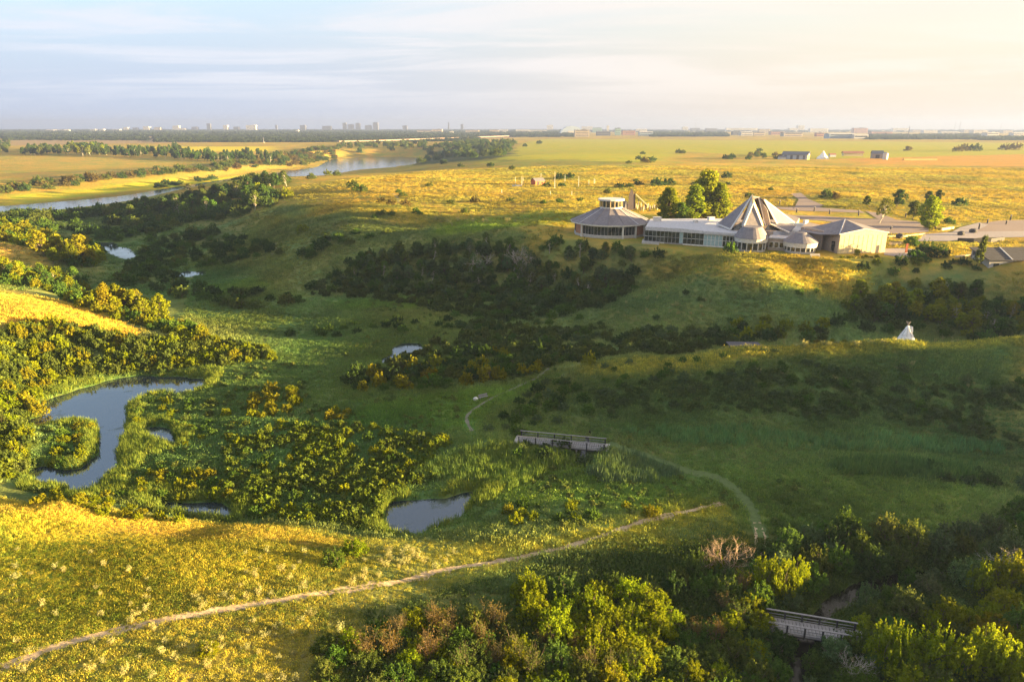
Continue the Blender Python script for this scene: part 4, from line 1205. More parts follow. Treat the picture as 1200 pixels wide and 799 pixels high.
for u_, v_, s_, t_, lb in (
        (1125, 241, 4.2, D_, 'dark round bush on the lawn right of the far trees'),
        (968, 233, 4.6, O_, 'wide dark bush mound beside the plateau drive'),
        (978, 233, 3.4, B_, 'brownish bush at the right end of the mound beside the drive'),
        (878, 232, 3.2, O_, 'olive bush just behind the tall roof peaks'),
        (903, 223, 2.0, D_, 'small dark bush alone on the golden grass'),
        (853, 217, 2.5, D_, 'lower dark bush of two right of the tallest poplar'),
        (852, 209, 5.0, D_, 'low wide bush patch far beyond the tallest poplar'),
        (1112, 262, 2.6, G_, 'green bush right of the large yellow-green car park tree'),
        (1068, 288, 3.0, G_, 'rounded green bush beside the red post'),
        (1084, 300, 4.0, D_, 'broad dark bush on the bank below the paved court'),
        (1100, 302, 3.6, D_, 'dark bush right of the broad one on the bank'),
        (1072, 304, 3.2, G_, 'green bush left of the broad dark one on the bank')):
    place_one('bush', u_, v_, s_, t_, 'on the plateau', .9, None, lb)
# bushes dotted over the golden plateau
for u_, v_, s_, t_ in ((475, 242, 3.6, B_), (459, 240, 3.0, B_), (447, 238, 3.4, B_), (528, 239, 2.6, O_), (503, 219, 3.0, O_), (472, 231, 3.2, O_), (467, 226, 2.6, G_), (421, 224, 5, G_), (413, 220, 5, O_), (426, 225, 4, O_), (384, 206, 5, Y_), (395, 206, 5, O_), (365, 210, 5, O_),
                       (300, 234, 5, O_), (557, 237, 3.5, B_), (545, 250, 2.6, O_), (598, 237, 2.6, O_), (655, 238, 2.4, G_), (712, 227, 3.0, O_), (656, 237, 2.4, O_), (637, 239, 2.2, G_), (680, 236, 2.2, O_), (745, 213, 2.6, G_), (770, 218, 6, D_), (783, 217, 5.5, D_),
                       (748, 187, 5, D_), (753, 181, 5, D_), (756, 191, 7, B_), (764, 190, 6, D_), (737, 192, 4, O_), (796, 180, 7, O_), (800, 180, 6, O_), (858, 185, 6, D_), (890, 178, 6, D_), (640, 219, 3.4, D_), (657, 211, 6, D_), (668, 210, 5, D_), (658, 219, 3.2, D_),
                       (615, 172, 7, D_), (632, 169, 9, D_), (1064, 177, 8, B_), (1130, 177, 12, B_), (1142, 177, 12, O_), (1177, 176, 10, B_), (1190, 176, 12, B_), (1122, 178, 9, B_), (600, 199, 4, O_), (575, 196, 5, D_), (520, 192, 7, D_), (540, 196, 5, O_)):
    place_one('bush', u_, v_, s_, t_, 'on the golden plain', .8)
place_many('bush', [(700, 218), (800, 212), (830, 214), (800, 220), (720, 222)], .002, (2.0, 4.5), [D_, O_], 'in the dark patch beyond the pavilion', (.6, .8), .8)
place_many('bush', [(850, 186), (890, 180), (925, 183), (920, 187), (860, 188)], .0016, (2.5, 5), [D_, O_, B_], 'beside the long grey barn', (.7, 1.0), .8)

# beyond the river: hedgerows and groves
FAR = 'beyond the river'
for pix, dn, sz, tn, kd in (
        ([(30, 183), (72, 183), (72, 177), (34, 177)], .003, (10, 16), [D_, D_, O_], 'tree'),
        ([(76, 183), (122, 183), (120, 175), (80, 174)], .003, (10, 17), [D_, D_, Y_], 'tree'),
        ([(118, 184), (165, 185), (205, 188), (250, 190), (250, 183), (200, 179), (120, 177)], .0022, (9, 15), [D_, D_, G_], 'tree'),
        ([(195, 176), (206, 184), (212, 184), (206, 172)], .0012, (9, 14), [D_], 'tree'),
        ([(240, 191), (330, 194), (335, 184), (300, 181), (240, 182)], .0022, (9, 14), [D_, O_, D_], 'tree'),
        ([(0, 182), (12, 182), (12, 168), (0, 166)], .001, (9, 14), [D_, O_], 'tree')):
    place_many(kd, pix, dn, sz, tn, FAR, (.9, 1.1), .4)
for pix, dn, sz, tn in (
        ([(320, 194), (350, 196), (395, 186), (398, 176), (370, 174), (330, 182)], .003, (4, 8), [O_, B_, D_]),
        ([(0, 228), (90, 218), (190, 206), (290, 198), (320, 196), (310, 190), (220, 198), (120, 208), (0, 218)], .006, (3.5, 7), [O_, B_, O_, D_]),
        ([(180, 222), (250, 214), (300, 211), (310, 206), (240, 211), (190, 217)], .006, (3.5, 6), [O_, D_]),
        ([(0, 244), (40, 240), (40, 248), (0, 256)], .006, (2, 4), [O_, G_])):
    place_many('bush', pix, dn, sz, tn, 'on the far river bank', (.7, 1.0), .6)
for pix, dn, sz, tn in (([(490, 193), (520, 186), (585, 188), (605, 168), (560, 166), (500, 175)], .001, (4, 9), [D_, D_, O_]),
                        ([(395, 180), (430, 178), (500, 176), (505, 168), (440, 168), (400, 170)], .0006, (4, 9), [D_, O_, S_])):
    place_many('bush', pix, dn, sz, tn, 'on the wooded river bluff', (.9, 1.2), .6)

place_many('tree', [(200, 236), (250, 228), (330, 214), (340, 218), (300, 228), (210, 244)], .004, (7, 12), [D_, D_, O_], 'in the dark belt before the river', (.9, 1.1), .45)
place_many('bush', [(0, 256), (60, 252), (130, 246), (200, 236), (200, 242), (120, 254), (0, 264)], .014, (3.0, 5.5), [D_, O_, G_], 'on the near river bank', (.8, 1.1), .6)
place_many('bush', [(150, 246), (230, 230), (330, 212), (345, 214), (240, 240), (160, 256)], .012, (3.0, 5.5), [D_, D_, O_], 'in the dark belt before the river', (.8, 1.1), .6)

# ---- the largest 300 of a kind become things of their own, the others one mass
for c in CAND:
    z = float(H(c[0], c[1])[0])
    u_, v_, dep = project(c[0], c[1], z + c[2] * .4)
    c += [z, u_, v_, F * c[2] / dep]
VIEW = [c for c in CAND if -30 < c[10] < 1230 and -40 < c[11] < 840]
# which of them something nearer hides


def hidden(c):
    x, y, z = c[0], c[1], c[9] + c[2] * (.9 if c[3] == 'tree' else .9)
    t = np.linspace(.25, .97, 60)
    return bool((H(x * t, y * t) > CAM_Z + (z - CAM_Z) * t).any())


def nat(words):
    return ' '.join(w for w in words if w)


def copy_plant(root_name, c, meshes, height, tilt=.05, width=None):
    w_ = width or c[2]
    o = empty(root_name, (c[0], c[1], c[9] - .05), rng.uniform(0, 6.28))
    o.scale = (w_, w_, height)
    o.rotation_euler[0] = rng.normal() * tilt; o.rotation_euler[1] = rng.normal() * tilt
    tn = np.array(TINTS[c[4]]) * rng.uniform(.85, 1.2) * (1 + rng.normal(size=3) * .06)
    for nm, me in meshes:
        ch = bpy.data.objects.new(nm, me); COL.objects.link(ch); ch.parent = o
        ch['tint'] = [float(max(v, .004)) for v in tn]
    return o


MADE = {}    # (noun phrase, place) -> list of (u, object)


def stuff_of(kind, cs):
    xyz = np.array([[c[0], c[1], c[9] - .1] for c in cs])
    tn = np.array([TINTS[c[4]] for c in cs]) * rng.uniform(.8, 1.2, len(cs))[:, None]
    return xyz, tn


for kind in ('bush', 'twig_bush', 'tree'):
    cs = [c for c in VIEW if c[3] == kind and (c[6] or not hidden(c))]
    cs.sort(key=lambda c: (c[6] is None, -c[12]))
    solo = cs[:300]; ids = {id(c) for c in solo}
    rest = [c for c in CAND if c[3] == kind and id(c) not in ids]
    for c in solo:
        if kind == 'bush':
            f, s = (BUSH_BIG if c[12] > 13 else BUSH)[rng.integers(0, 4)]
            o = copy_plant('bush', c, [('foliage', f), ('stems', s)], c[2] * c[7])
        elif kind == 'twig_bush':
            f, s = TWIG[rng.integers(0, 3)]
            o = copy_plant('bush', c, [('foliage', f), ('stems', s)], c[2] * c[7])
        else:
            sh = c[8] or ('round', 'round', 'round', 'open')[rng.integers(0, 4)]
            tr = TREES[sh]; f, s = tr[rng.integers(0, len(tr))]
            o = copy_plant('tree', c, [('crown', f), ('trunk', s)], c[2] * c[7], .03, c[2] * (1.2 if sh == 'round' else 1.3 if sh == 'full' else 1.0))
        o['category'] = 'tree' if kind == 'tree' else 'bush'
        o['group'] = ('trees ' if kind == 'tree' else 'bushes ') + c[5]
        if c[6]:
            o['label'] = c[6]
        else:
            sz = c[2] * c[7]
            if kind == 'tree':
                size_w = 'tall' if sz > 9 else 'low' if sz < 6 else ''
                noun = nat([size_w, c[4], 'tree'])
            elif kind == 'twig_bush':
                noun = nat(['twiggy', c[4], 'bush'])
            else:
                size_w = 'large' if sz > 2.6 else 'small' if sz < 1.3 else 'middling'
                noun = nat([size_w, c[4], 'bush'])
            MADE.setdefault((noun, c[5]), []).append((c[10], c[11], o))
    if rest:
        xyz, tn = stuff_of(kind, rest)
        if kind == 'tree':
            sz = np.array([[c[2], c[2], c[2] * c[7]] for c in rest])
            mass('woodland', 'mass of small distant and hidden trees', xyz, sz, tn, [t_[0] for t_ in TREES['round'] + TREES['tall']])
        else:
            sz = np.array([[c[2], c[2], c[2] * c[7]] for c in rest])
            mass('scrub' if kind == 'bush' else 'twiggy_scrub', 'mass of smaller bushes too many to count', xyz, sz, tn, [b[0] for b in (BUSH if kind == 'bush' else TWIG)])
    print(kind, len(solo), len(rest))

def name_row(items, noun_pl, noun, place):
    """a label for each of a row of likes, counted from its ends"""
    items.sort(key=lambda q: q[0]); n = len(items)
    if n == 1:
        items[0][2]['label'] = f'{noun} {place}'; return
    if n > 38:
        items.sort(key=lambda q: q[1]); h = n // 2
        name_row(items[:h], 'farther ' + noun_pl, 'farther ' + noun, place); name_row(items[h:], 'nearer ' + noun_pl, 'nearer ' + noun, place); return
    for i, (u_, v_, o) in enumerate(items):
        w_ = 'leftmost' if i == 0 else 'rightmost' if i == n - 1 else ORD[i] + '-from-left' if i < n / 2 else ORD[n - 1 - i] + '-from-right'
        o['label'] = f'{w_} of the {noun_pl} {place}'


for (noun, place), items in MADE.items():
    name_row(items, noun.replace('bush', 'bushes').replace('tree', 'trees'), noun, place)

# ---- pale silvery shrubs on the benches, and dead trees
PS = []
for pix, dn, sz, pl in (([(230, 690), (300, 640), (400, 650), (480, 655), (560, 640), (520, 665), (430, 685), (320, 705), (200, 725)], .14, (.4, .85), 'above the near path on the golden bench'),
                        ([(0, 770), (60, 755), (160, 728), (240, 715), (250, 725), (120, 760), (0, 799)], .22, (.4, .85), 'beside the lower end of the near path'),
                        ([(60, 799), (250, 735), (380, 712), (420, 740), (360, 799)], .2, (.4, .85), 'in the grass below the near path'),
                        ([(0, 640), (120, 640), (200, 680), (180, 720), (0, 760)], .08, (.35, .7), 'on the green upper part of the bench'),
                        ([(400, 665), (470, 640), (520, 650), (500, 668), (430, 680)], .2, (.5, .95), 'beside the bush on the golden bench'),
                        ([(860, 410), (960, 404), (1060, 399), (1060, 403), (900, 416)], .05, (.6, 1.1), 'on the crest of the spur'),
                        ([(1080, 398), (1200, 392), (1200, 397), (1090, 401)], .05, (.5, 1.0), 'at the right end of the spur crest'),
                        ([(700, 470), (900, 430), (1100, 430), (1200, 440), (1200, 470), (900, 470)], .02, (.5, .9), 'on the shaded face of the spur'),
                        ([(700, 372), (760, 340), (850, 325), (900, 340), (800, 375)], .03, (.6, 1.2), 'on the open slope below the visitor centre'),
                        ([(500, 258), (560, 252), (610, 254), (600, 262), (520, 266)], .02, (.8, 1.5), 'on the sunlit rise left of the pavilion')):
    x, y = fill(gpoly(pix), dn * 2.5); k = free(x, y); x, y = x[k], y[k]
    s = rng.uniform(sz[0], sz[1], len(x)); k = spaced(x, y, s * 1.5)
    for i in k[:int(len(x) / 2.5) + 1]:
        z = float(H(x[i], y[i])[0]); u_, v_, dep = project(x[i], y[i], z)
        PS.append((F * s[i] / dep, x[i], y[i], z, s[i], pl, u_))
PS.sort(key=lambda q: -q[0])
bypl = {}
for q in PS[:300]:
    o = link('pale_shrub', PALE[rng.integers(0, 3)], None, (q[1], q[2], q[3] - .04))
    o.rotation_euler = (rng.normal() * .06, rng.normal() * .06, rng.uniform(0, 6.28)); o.scale = (q[4], q[4], q[4] * rng.uniform(.9, 1.5))
    o['tint'] = [float(v) for v in np.array((.37, .33, .18)) * rng.uniform(.8, 1.15)]
    o['category'] = 'shrub'; o['group'] = 'pale silvery shrubs ' + q[5]
    bypl.setdefault(q[5], []).append((q[6], o))
for pl, it in bypl.items():
    name_row([(q[0], q[1].location.y * -1, q[1]) for q in it], 'pale silvery shrubs', 'pale silvery shrub', pl)
rest = PS[300:]
if rest:
    mass('pale_scrub', 'mass of smaller pale silvery shrubs', [(q[1], q[2], q[3]) for q in rest], [q[4] for q in rest], np.tile((.36, .32, .17), (len(rest), 1)), PALE)


def dead_tree(u, v, h, lean, label, seed, mat):
    r = np.random.default_rng(seed); a = at(u, v)
    o = empty('dead_tree', a, r.uniform(0, 6.28)); tag(o, label, 'tree')
    s = []
    for i in range(4):
        an = i * 1.6 + r.uniform(-.4, .4)
        branchy(r, (.05 * math.cos(an), .05 * math.sin(an), -.1), (math.cos(an) * .5 + lean[0], math.sin(an) * .5 + lean[1], 1), h * .62, .05 * h / 4, 3, s, .6)
    big = [q for q in s if q[2] > .05 * h / 4 * .6]; small = [q for q in s if q[2] <= .05 * h / 4 * .6]
    link('limbs', tubes('limbs', big, mat, 6), o); link('twigs', tubes('twigs', small, mat, 3), o)
    return o


dead_tree(850, 672, 5.0, (.1, 0), 'leafless reddish bush with bare twigs left of the near footbridge', 3, M_DEADWOOD)
dead_tree(835, 668, 4.0, (-.2, 0), 'smaller bare bush beside the leafless reddish one', 4, M_DEADWOOD)
dead_tree(1000, 800, 3.2, (-.5, .2), 'leaning grey dead branches below the right end of the near footbridge', 5, M_PALEBARK)
dead_tree(1182, 680, 5.0, (.3, 0), 'pale bare branches among the bushes at the right edge', 6, M_PALEBARK)
dead_tree(608, 318, 9.0, (0, 0), 'pale leafless tree standing in the dark wooded ravine', 7, M_PALEBARK)
dead_tree(565, 320, 8.0, (.05, 0), 'pale bare trunk left of the leafless tree in the ravine', 8, M_PALEBARK)

# ------------------------------------------------------------------ built things
class MB:
    """collects shapes into one mesh"""
    def __init__(self):
        self.v = []; self.f = []

    def poly(self, pts):
        o = len(self.v); self.v += [tuple(map(float, p)) for p in pts]; self.f.append(tuple(range(o, o + len(pts)))); return self

    def prism(self, poly, z0, z1, z1s=None):
        """upright prism over a plan outline"""
        n = len(poly); o = len(self.v)
        a = sum(poly[i - 1][0] * poly[i][1] - poly[i][0] * poly[i - 1][1] for i in range(n))
        if a < 0: poly = poly[::-1]; z1s = z1s[::-1] if z1s else None
        self.v += [(p[0], p[1], z0) for p in poly] + [(p[0], p[1], (z1s[i] if z1s else z1)) for i, p in enumerate(poly)]
        self.f.append(tuple(o + i for i in range(n))[::-1]); self.f.append(tuple(o + n + i for i in range(n)))
        for i in range(n):
            j = (i + 1) % n; self.f.append((o + i, o + j, o + n + j, o + n + i))
        return self

    def box(self, c, s, rz=0.0):
        ca, sa = math.cos(rz), math.sin(rz); hx, hy = s[0] / 2, s[1] / 2
        p = [(c[0] + x * ca - y * sa, c[1] + x * sa + y * ca) for x, y in ((-hx, -hy), (hx, -hy), (hx, hy), (-hx, hy))]
        return self.prism(p, c[2] - s[2] / 2, c[2] + s[2] / 2)

    def slab(self, pts, t):
        """a flat or sloping plate: outline given on its upper face, thickness t downwards along its normal"""
        P = [Vector(p) for p in pts]
        nrm = Vector((0, 0, 0))
        for i in range(len(P)): nrm += P[i - 1].cross(P[i])
        nrm.normalize()
        if nrm.z < 0: P.reverse(); nrm = -nrm
        n = len(P); o = len(self.v)
        self.v += [tuple(p) for p in P] + [tuple(p - nrm * t) for p in P]
        self.f.append(tuple(o + i for i in range(n))); self.f.append(tuple(o + n + i for i in range(n))[::-1])
        for i in range(n):
            j = (i + 1) % n; self.f.append((o + i, o + n + i, o + n + j, o + j))
        return self

    def bar(self, p0, p1, w, h=None):
        """a straight bar of rectangular section"""
        p0 = Vector(p0); p1 = Vector(p1); ax = (p1 - p0).normalized()
        s = ax.cross(Vector((0, 0, 1)));
        if s.length < 1e-3: s = Vector((1, 0, 0))
        s.normalize(); u = s.cross(ax); h = h or w; o = len(self.v)
        for p in (p0, p1):
            for a, b in ((-1, -1), (1, -1), (1, 1), (-1, 1)): self.v.append(tuple(p + s * a * w / 2 + u * b * h / 2))
        self.f += [(o, o + 3, o + 2, o + 1), (o + 4, o + 5, o + 6, o + 7)] + [(o + i, o + (i + 1) % 4, o + 4 + (i + 1) % 4, o + 4 + i) for i in range(4)]
        return self

    def cone(self, c, r0, r1, z0, z1, n=12, a0=0, a1=2 * math.pi):
        full = abs(a1 - a0 - 2 * math.pi) < 1e-6
        k = n if full else n + 1; o = len(self.v)
        for r, z in ((r0, z0), (r1, z1)):
            for i in range(k):
                a = a0 + (a1 - a0) * i / n; self.v.append((c[0] + r * math.cos(a), c[1] + r * math.sin(a), z))
        for i in range(n):
            j = (i + 1) % k; self.f.append((o + i, o + j, o + k + j, o + k + i))
        self.f.append(tuple(o + i for i in range(k))[::-1]); self.f.append(tuple(o + k + i for i in range(k)))
        return self

    def build(self, name, mat, parent=None, loc=None):
        me = bpy.data.meshes.new(name); me.from_pydata(self.v, [], self.f); me.materials.append(mat); me.update()
        return link(name, me, parent, loc)


def shingle_nodes(t):
    pos = t.n('ShaderNodeNewGeometry').outputs['Position']
    s = t.n('ShaderNodeSeparateXYZ', {0: pos})
    rows = t.math('SINE', t.math('MULTIPLY', s.outputs[2], 22.0))
    n = t.noise(pos, 1.3, 5, .6).outputs[0]; n2 = t.noise(pos, .25, 3, .6).outputs[0]
    c = t.mix(t.maprange(t.math('ADD', t.math('MULTIPLY', n, .6), t.math('MULTIPLY', n2, .4)), .35, .65), (.15, .14, .16), (.225, .205, .22))
    b = t.n('ShaderNodeBump', {'Height': t.math('ADD', t.math('MULTIPLY', rows, .3), n), 'Strength': .25, 'Distance': .08})
    return t.n('ShaderNodeBsdfPrincipled', {'Base Color': c, 'Roughness': .75, 'Specular IOR Level': .3, 'Normal': b.outputs[0]}).outputs[0]


def glass_nodes(t):
    pos = t.n('ShaderNodeNewGeometry').outputs['Position']
    n = t.noise(pos, .45, 3, .6).outputs[0]
    c = t.mix(t.maprange(n, .42, .6), (.015, .02, .022), (.06, .07, .07))
    return t.n('ShaderNodeBsdfPrincipled', {'Base Color': c, 'Roughness': .08, 'Specular IOR Level': .9, 'IOR': 1.5}).outputs[0]


M_SHINGLE = material('grey_shingles', build=shingle_nodes)
M_GLASS = material('window_glass', build=glass_nodes)
M_BLUEGLASS = material('blue_green_panel', (.30, .42, .46), .25, spec=.6)
M_WHITE = material('white_paint', (.62, .60, .57), .6)
M_MEMBRANE = material('white_roof_membrane', (.50, .50, .54), .7)
M_STUCCO = material('pale_stucco', (.68, .56, .34), .9)
M_STONE = material('tan_stone', (.36, .29, .24), .9)
M_BRICK = material('red_brick', (.38, .19, .12), .9)
M_CONC = material('concrete', (.42, .40, .38), .9)
M_TIMBER = material('grey_timber', (.27, .25, .245), .9)
M_DARKTIMBER = material('dark_timber', (.045, .045, .05), .8)
M_DECK = material('weathered_deck', (.27, .26, .265), .9)
M_STEEL = material('grey_steel', (.30, .31, .33), .45, .7)
M_CANVAS = material('white_canvas', (.78, .77, .76), .85)
M_GOLDBEAM = material('pale_timber', (.62, .47, .25), .7)


def on_plane_y(u, v, y):
    dx, dy, dz_ = ray(u, v); t_ = y / float(dy)
    return Vector((float(dx) * t_, y, CAM_Z + float(dz_) * t_))


PZ = 20.0
vc = empty('visitor_centre', (38, 262, PZ))
tag(vc, 'long grey-roofed visitor centre with round pavilion, tall tipi-like roof peaks and glass gallery', 'building')
VC_INV = Vector((-38, -262, -PZ))


class VB(MB):
    def build(self, name, mat, parent=None, loc=None):
        self.v = [(a - 38, b - 262, c - PZ) for a, b, c in self.v]
        return MB.build(self, name, mat, parent or vc)


# --- round pavilion
pc = Vector((38.6, 269.5)); NP = 16; RW = 14.0; RE = 15.6; A0 = -math.pi / 2 - math.pi / NP


def ringpt(r, i, z): a = A0 + i * 2 * math.pi / NP; return (pc.x + r * math.cos(a), pc.y + r * math.sin(a), z)


EZ, CZ, CR = 25.2, 30.0, 4.9
VB().prism([ringpt(RW + .15, i, 0)[:2] for i in range(NP)], 19.6, 20.9).build('pavilion_plinth', M_CONC)
wl = VB()
wl.prism([ringpt(RW - .5, i, 0)[:2] for i in range(NP)], 20.9, EZ - .15)
wl.build('pavilion_core', M_GLASS)
for i in range(NP):
    a, b = Vector(ringpt(RW, i, 20.9)), Vector(ringpt(RW, i + 1, 20.9)); mid = (a + b) / 2
    nrm = Vector((mid.x - pc.x, mid.y - pc.y, 0)).normalized(); rz = math.atan2(nrm.y, nrm.x) + math.pi / 2
    brick = i in (2, 13, 4)
    solid = i in (5, 6, 7, 8, 9, 10, 11)
    if brick or solid:
        m = (a + b) / 2 - nrm * .2
        VB().box((m.x, m.y, (20.9 + EZ - .1) / 2), ((b - a).length - .02, .4, EZ - .1 - 20.9), rz).build('wall_panel', M_BRICK if brick else M_STONE)
    else:
        e = (b - a).normalized(); L = (b - a).length
        fr = VB()
        m = (a + b) / 2 - nrm * .15
        fr.box((m.x, m.y, EZ - .55), (L, .3, .8), rz); fr.box((m.x, m.y, 21.0), (L, .3, .18), rz)
        fo = fr.build('window_frame', M_WHITE)
        for k in range(4):
            p = a + e * L * (k + .5) / 4 - nrm * .22
            VB().box((p.x, p.y, 22.75), (L / 4 - .18, .06, 3.25), rz).build('window_pane', M_GLASS, fo)
        mu = VB()
        for k in range(5):
            p = a + e * L * k / 4 - nrm * .12; mu.box((p.x, p.y, 22.7), (.16, .2, 3.3), rz)
        mu.build('mullion', M_TIMBER, fo)
for i in (1, 3, 14, 2):
    p = ringpt(RW + .35, i, 0); VB().box((p[0], p[1], 22.5), (.6, .6, 5.2), math.atan2(p[1] - pc.y, p[0] - pc.x)).build('pilaster', M_WHITE)
for i in range(NP):
    VB().slab([ringpt(RE, i, EZ), ringpt(RE, i + 1, EZ), ringpt(CR - .3, i + 1, CZ), ringpt(CR - .3, i, CZ)], .25).build('roof_panel', M_SHINGLE)
    VB().bar(ringpt(RE, i, EZ + .08), ringpt(CR - .3, i, CZ + .08), .22, .12).build('roof_ridge', M_MEMBRANE if i % 3 == 2 else M_SHINGLE)
fa = VB()
for i in range(NP):
    fa.bar(ringpt(RE, i, EZ - .28), ringpt(RE, i + 1, EZ - .28), .18, .38)
fa.build('eave_fascia', M_WHITE)
# cupola
VB().prism([ringpt(CR - .6, i, 0)[:2] for i in range(0, NP)], 29.6, 30.5).build('cupola_base', M_WHITE)
VB().prism([ringpt(CR - 1.0, i, 0)[:2] for i in range(0, NP)], 30.5, 32.9).build('cupola_glass', M_GLASS)
for i in range(NP):
    p = ringpt(CR - .6, i, 0); VB().box((p[0], p[1], 31.7), (.34, .34, 2.4), 0).build('cupola_post', M_GOLDBEAM)
VB().prism([ringpt(CR + .2, i, 0)[:2] for i in range(0, NP)], 32.9, 33.5).build('cupola_roof', M_WHITE)

# --- glass gallery: curved glazed front, flat pale roof
front = [at_z(u, v, 20) for u, v in ((755, 284), (778, 285.5), (800, 287), (824, 288.8), (846, 290.3), (866, 291.5))]
front = [Vector((float(a), float(b))) for a, b in front]
ft = [26.0, 25.6, 25.2, 24.9, 24.7, 24.6]
mats = [M_GLASS, M_GLASS, M_GLASS, M_BLUEGLASS, M_GLASS]
for i in range(5):
    a, b = front[i], front[i + 1]; e = (b - a); L = e.length; e.normalize(); rz = math.atan2(e.y, e.x); nr = Vector((e.y, -e.x))
    fr = VB()
    for zz, hh in ((20.25, .5), ((ft[i] + ft[i + 1]) / 2 - .35, .5), (22.4, .14)):
        m = (a + b) / 2; fr.box((m.x, m.y, zz), (L, .24, hh), rz)
    fo = fr.build('gallery_frame', M_WHITE if i != 1 else M_TIMBER)
    k = 5
    for j in range(k):
        p = a + e * L * (j + .5) / k - nr * -.1
        zt = (ft[i] + ft[i + 1]) / 2 - .6
        VB().box((p.x, p.y, (20.5 + 22.33) / 2), (L / k - .16, .06, 1.83), rz).build('window_pane', mats[i] if i != 1 or j < 4 else M_BLUEGLASS, fo)
        VB().box((p.x, p.y, (22.47 + zt) / 2), (L / k - .16, .06, zt - 22.47), rz).build('window_pane', mats[i] if i != 1 or j < 4 else M_BLUEGLASS, fo)
    mu = VB()
    for j in range(k + 1):
        p = a + e * L * j / k; mu.box((p.x, p.y, 22.7), (.15, .26, 4.6), rz)
    mu.build('mullion', M_WHITE if i > 2 else M_STEEL, fo)
back = [Vector((float(a), float(b))) for a, b in (at_z(u, v, 25) for u, v in ((762, 259), (800, 257.5), (840, 257), (868, 258)))]
outl = [f - Vector((0, .9)) for f in front] + back[::-1]
VB().prism([(p.x, p.y) for p in [f + Vector((0, .35)) for f in front] + back[::-1]], 19.8, 20.0 + .06).build('gallery_floor', M_CONC)
VB().prism([(p.x, p.y) for p in outl], 0, 0, ft + [25.0] * 4).f
rf = VB(); rf.prism([(p.x, p.y) for p in outl], 24.5, 25.3); rf.v = [(a, b, c + (.5 if c > 25 and a < 62 else 0)) for a, b, c in rf.v]
rf.build('gallery_roof', M_MEMBRANE)
bw = VB()
for i in range(3):
    bw.bar((back[i].x, back[i].y - .4, 22.25), (back[i + 1].x, back[i + 1].y - .4, 22.25), .3, 4.5)
bw.build('gallery_back_wall', M_STUCCO)
for u_, v_, s_ in ((770, 259, (2.6, 2.0, 1.6)), (833, 257.5, (2.2, 1.8, 1.2)), (815, 260, (1.6, 1.2, .8))):
    x_, y_ = at_z(u_, v_ + 1.5, 25.3); VB().box((float(x_), float(y_), 25.6 + s_[2] / 2), s_, .2).box((float(x_), float(y_), 25.62 + s_[2]), (s_[0] + .3, s_[1] + .3, .12), .2).build('roof_vent', M_WHITE)
VB().prism([(p.x, p.y) for p in (at_vec for at_vec in [Vector((float(a), float(b))) for a, b in (at_z(752, 285.5, 20), at_z(772, 287, 20), at_z(774, 283.5, 20), at_z(753, 282, 20))])], 19.9, 20.6).build('terrace_step', M_CONC)

# --- tall roof peaks (four tipi-like sails round the hall)
HY = 244.0


def q(u, v, y): return on_plane_y(u, v, y)


pk1 = q(881.5, 229.5, 246); pk2 = q(889, 231, 250); pk3 = q(895.5, 234, 248)
hall = [at_z(u, v, 20) for u, v in ((849, 287), (902, 290), (928, 284), (935, 272), (905, 262), (858, 266))]
VB().prism([(float(a), float(b)) for a, b in hall], 19.7, 25.6).build('hall_wall', M_STONE)


def sail(name, pts, thick=.3, mat=None): return VB().slab(pts, thick).build(name, mat or M_SHINGLE)


l1, l2, l3 = q(840, 262.5, 250), q(856, 269, 240), q(868, 266, 240)
s1 = sail('roof_sail', [pk1, l1, l2]); VB().bar(pk1, l2, .5, .35).build('sail_edge', M_WHITE, s1); VB().bar(l1, l2, .4, .5).build('sail_edge', M_WHITE, s1)
sail('roof_sail', [pk1, q(850, 258, 262), l1])
fl, fr_, bk = q(870.5, 267, 237), q(894, 267, 237.5), q(883, 262, 246)
tp = q(882.5, 238.5, 241)
s2 = sail('roof_sail', [tp, fl, fr_]); VB().bar(tp + Vector((0, -.05, .1)), fl, .42, .32).build('sail_edge', M_WHITE, s2); VB().bar(tp + Vector((0, -.05, .1)), fr_, .42, .32).build('sail_edge', M_WHITE, s2)
VB().bar(tp, pk1, .5, .9).build('ridge_beam', M_GOLDBEAM, s2)
VB().slab([fl, tp, pk1, q(868, 264, 243)], .25).build('roof_sail', M_WHITE)
VB().slab([fr_, tp, pk1, q(896, 264, 243)], .25).build('roof_sail', M_GOLDBEAM)
r1, r2 = q(931, 261, 252), q(911, 263.5, 241)
s3 = sail('roof_sail', [pk3, r1, r2]); VB().bar(pk3, r2, .5, .35).build('sail_edge', M_WHITE, s3); VB().bar(pk3, r1, .6, .4).build('sail_edge', M_WHITE, s3)
s4 = sail('roof_sail', [pk2, q(899, 246, 244), q(903, 264, 241), q(897, 264, 242)]); VB().bar(pk2, q(897, 264, 242), .45, .3).build('sail_edge', M_WHITE, s4)
sail('roof_sail', [pk2, pk3, q(915, 257, 258), q(890, 256, 262)])
sail('roof_sail', [pk2, pk1, q(868, 257, 262), q(888, 256, 263)])
s5 = sail('roof_sail', [q(903, 262, 241), q(925, 272, 234), q(933, 264, 240), q(912, 261, 244)]); VB().bar(q(903, 262.5, 241), q(925, 272.5, 234), .5, .35).build('sail_edge', M_WHITE, s5)
VB().slab([q(897, 268, 240), q(903, 259, 243), q(917, 273, 238), q(915, 277, 237)], .2).build('clerestory_glass', M_GLASS)
VB().slab([q(853, 271, 241), q(869, 260, 243), q(869, 268, 241)], .2).build('clerestory_glass', M_GLASS)


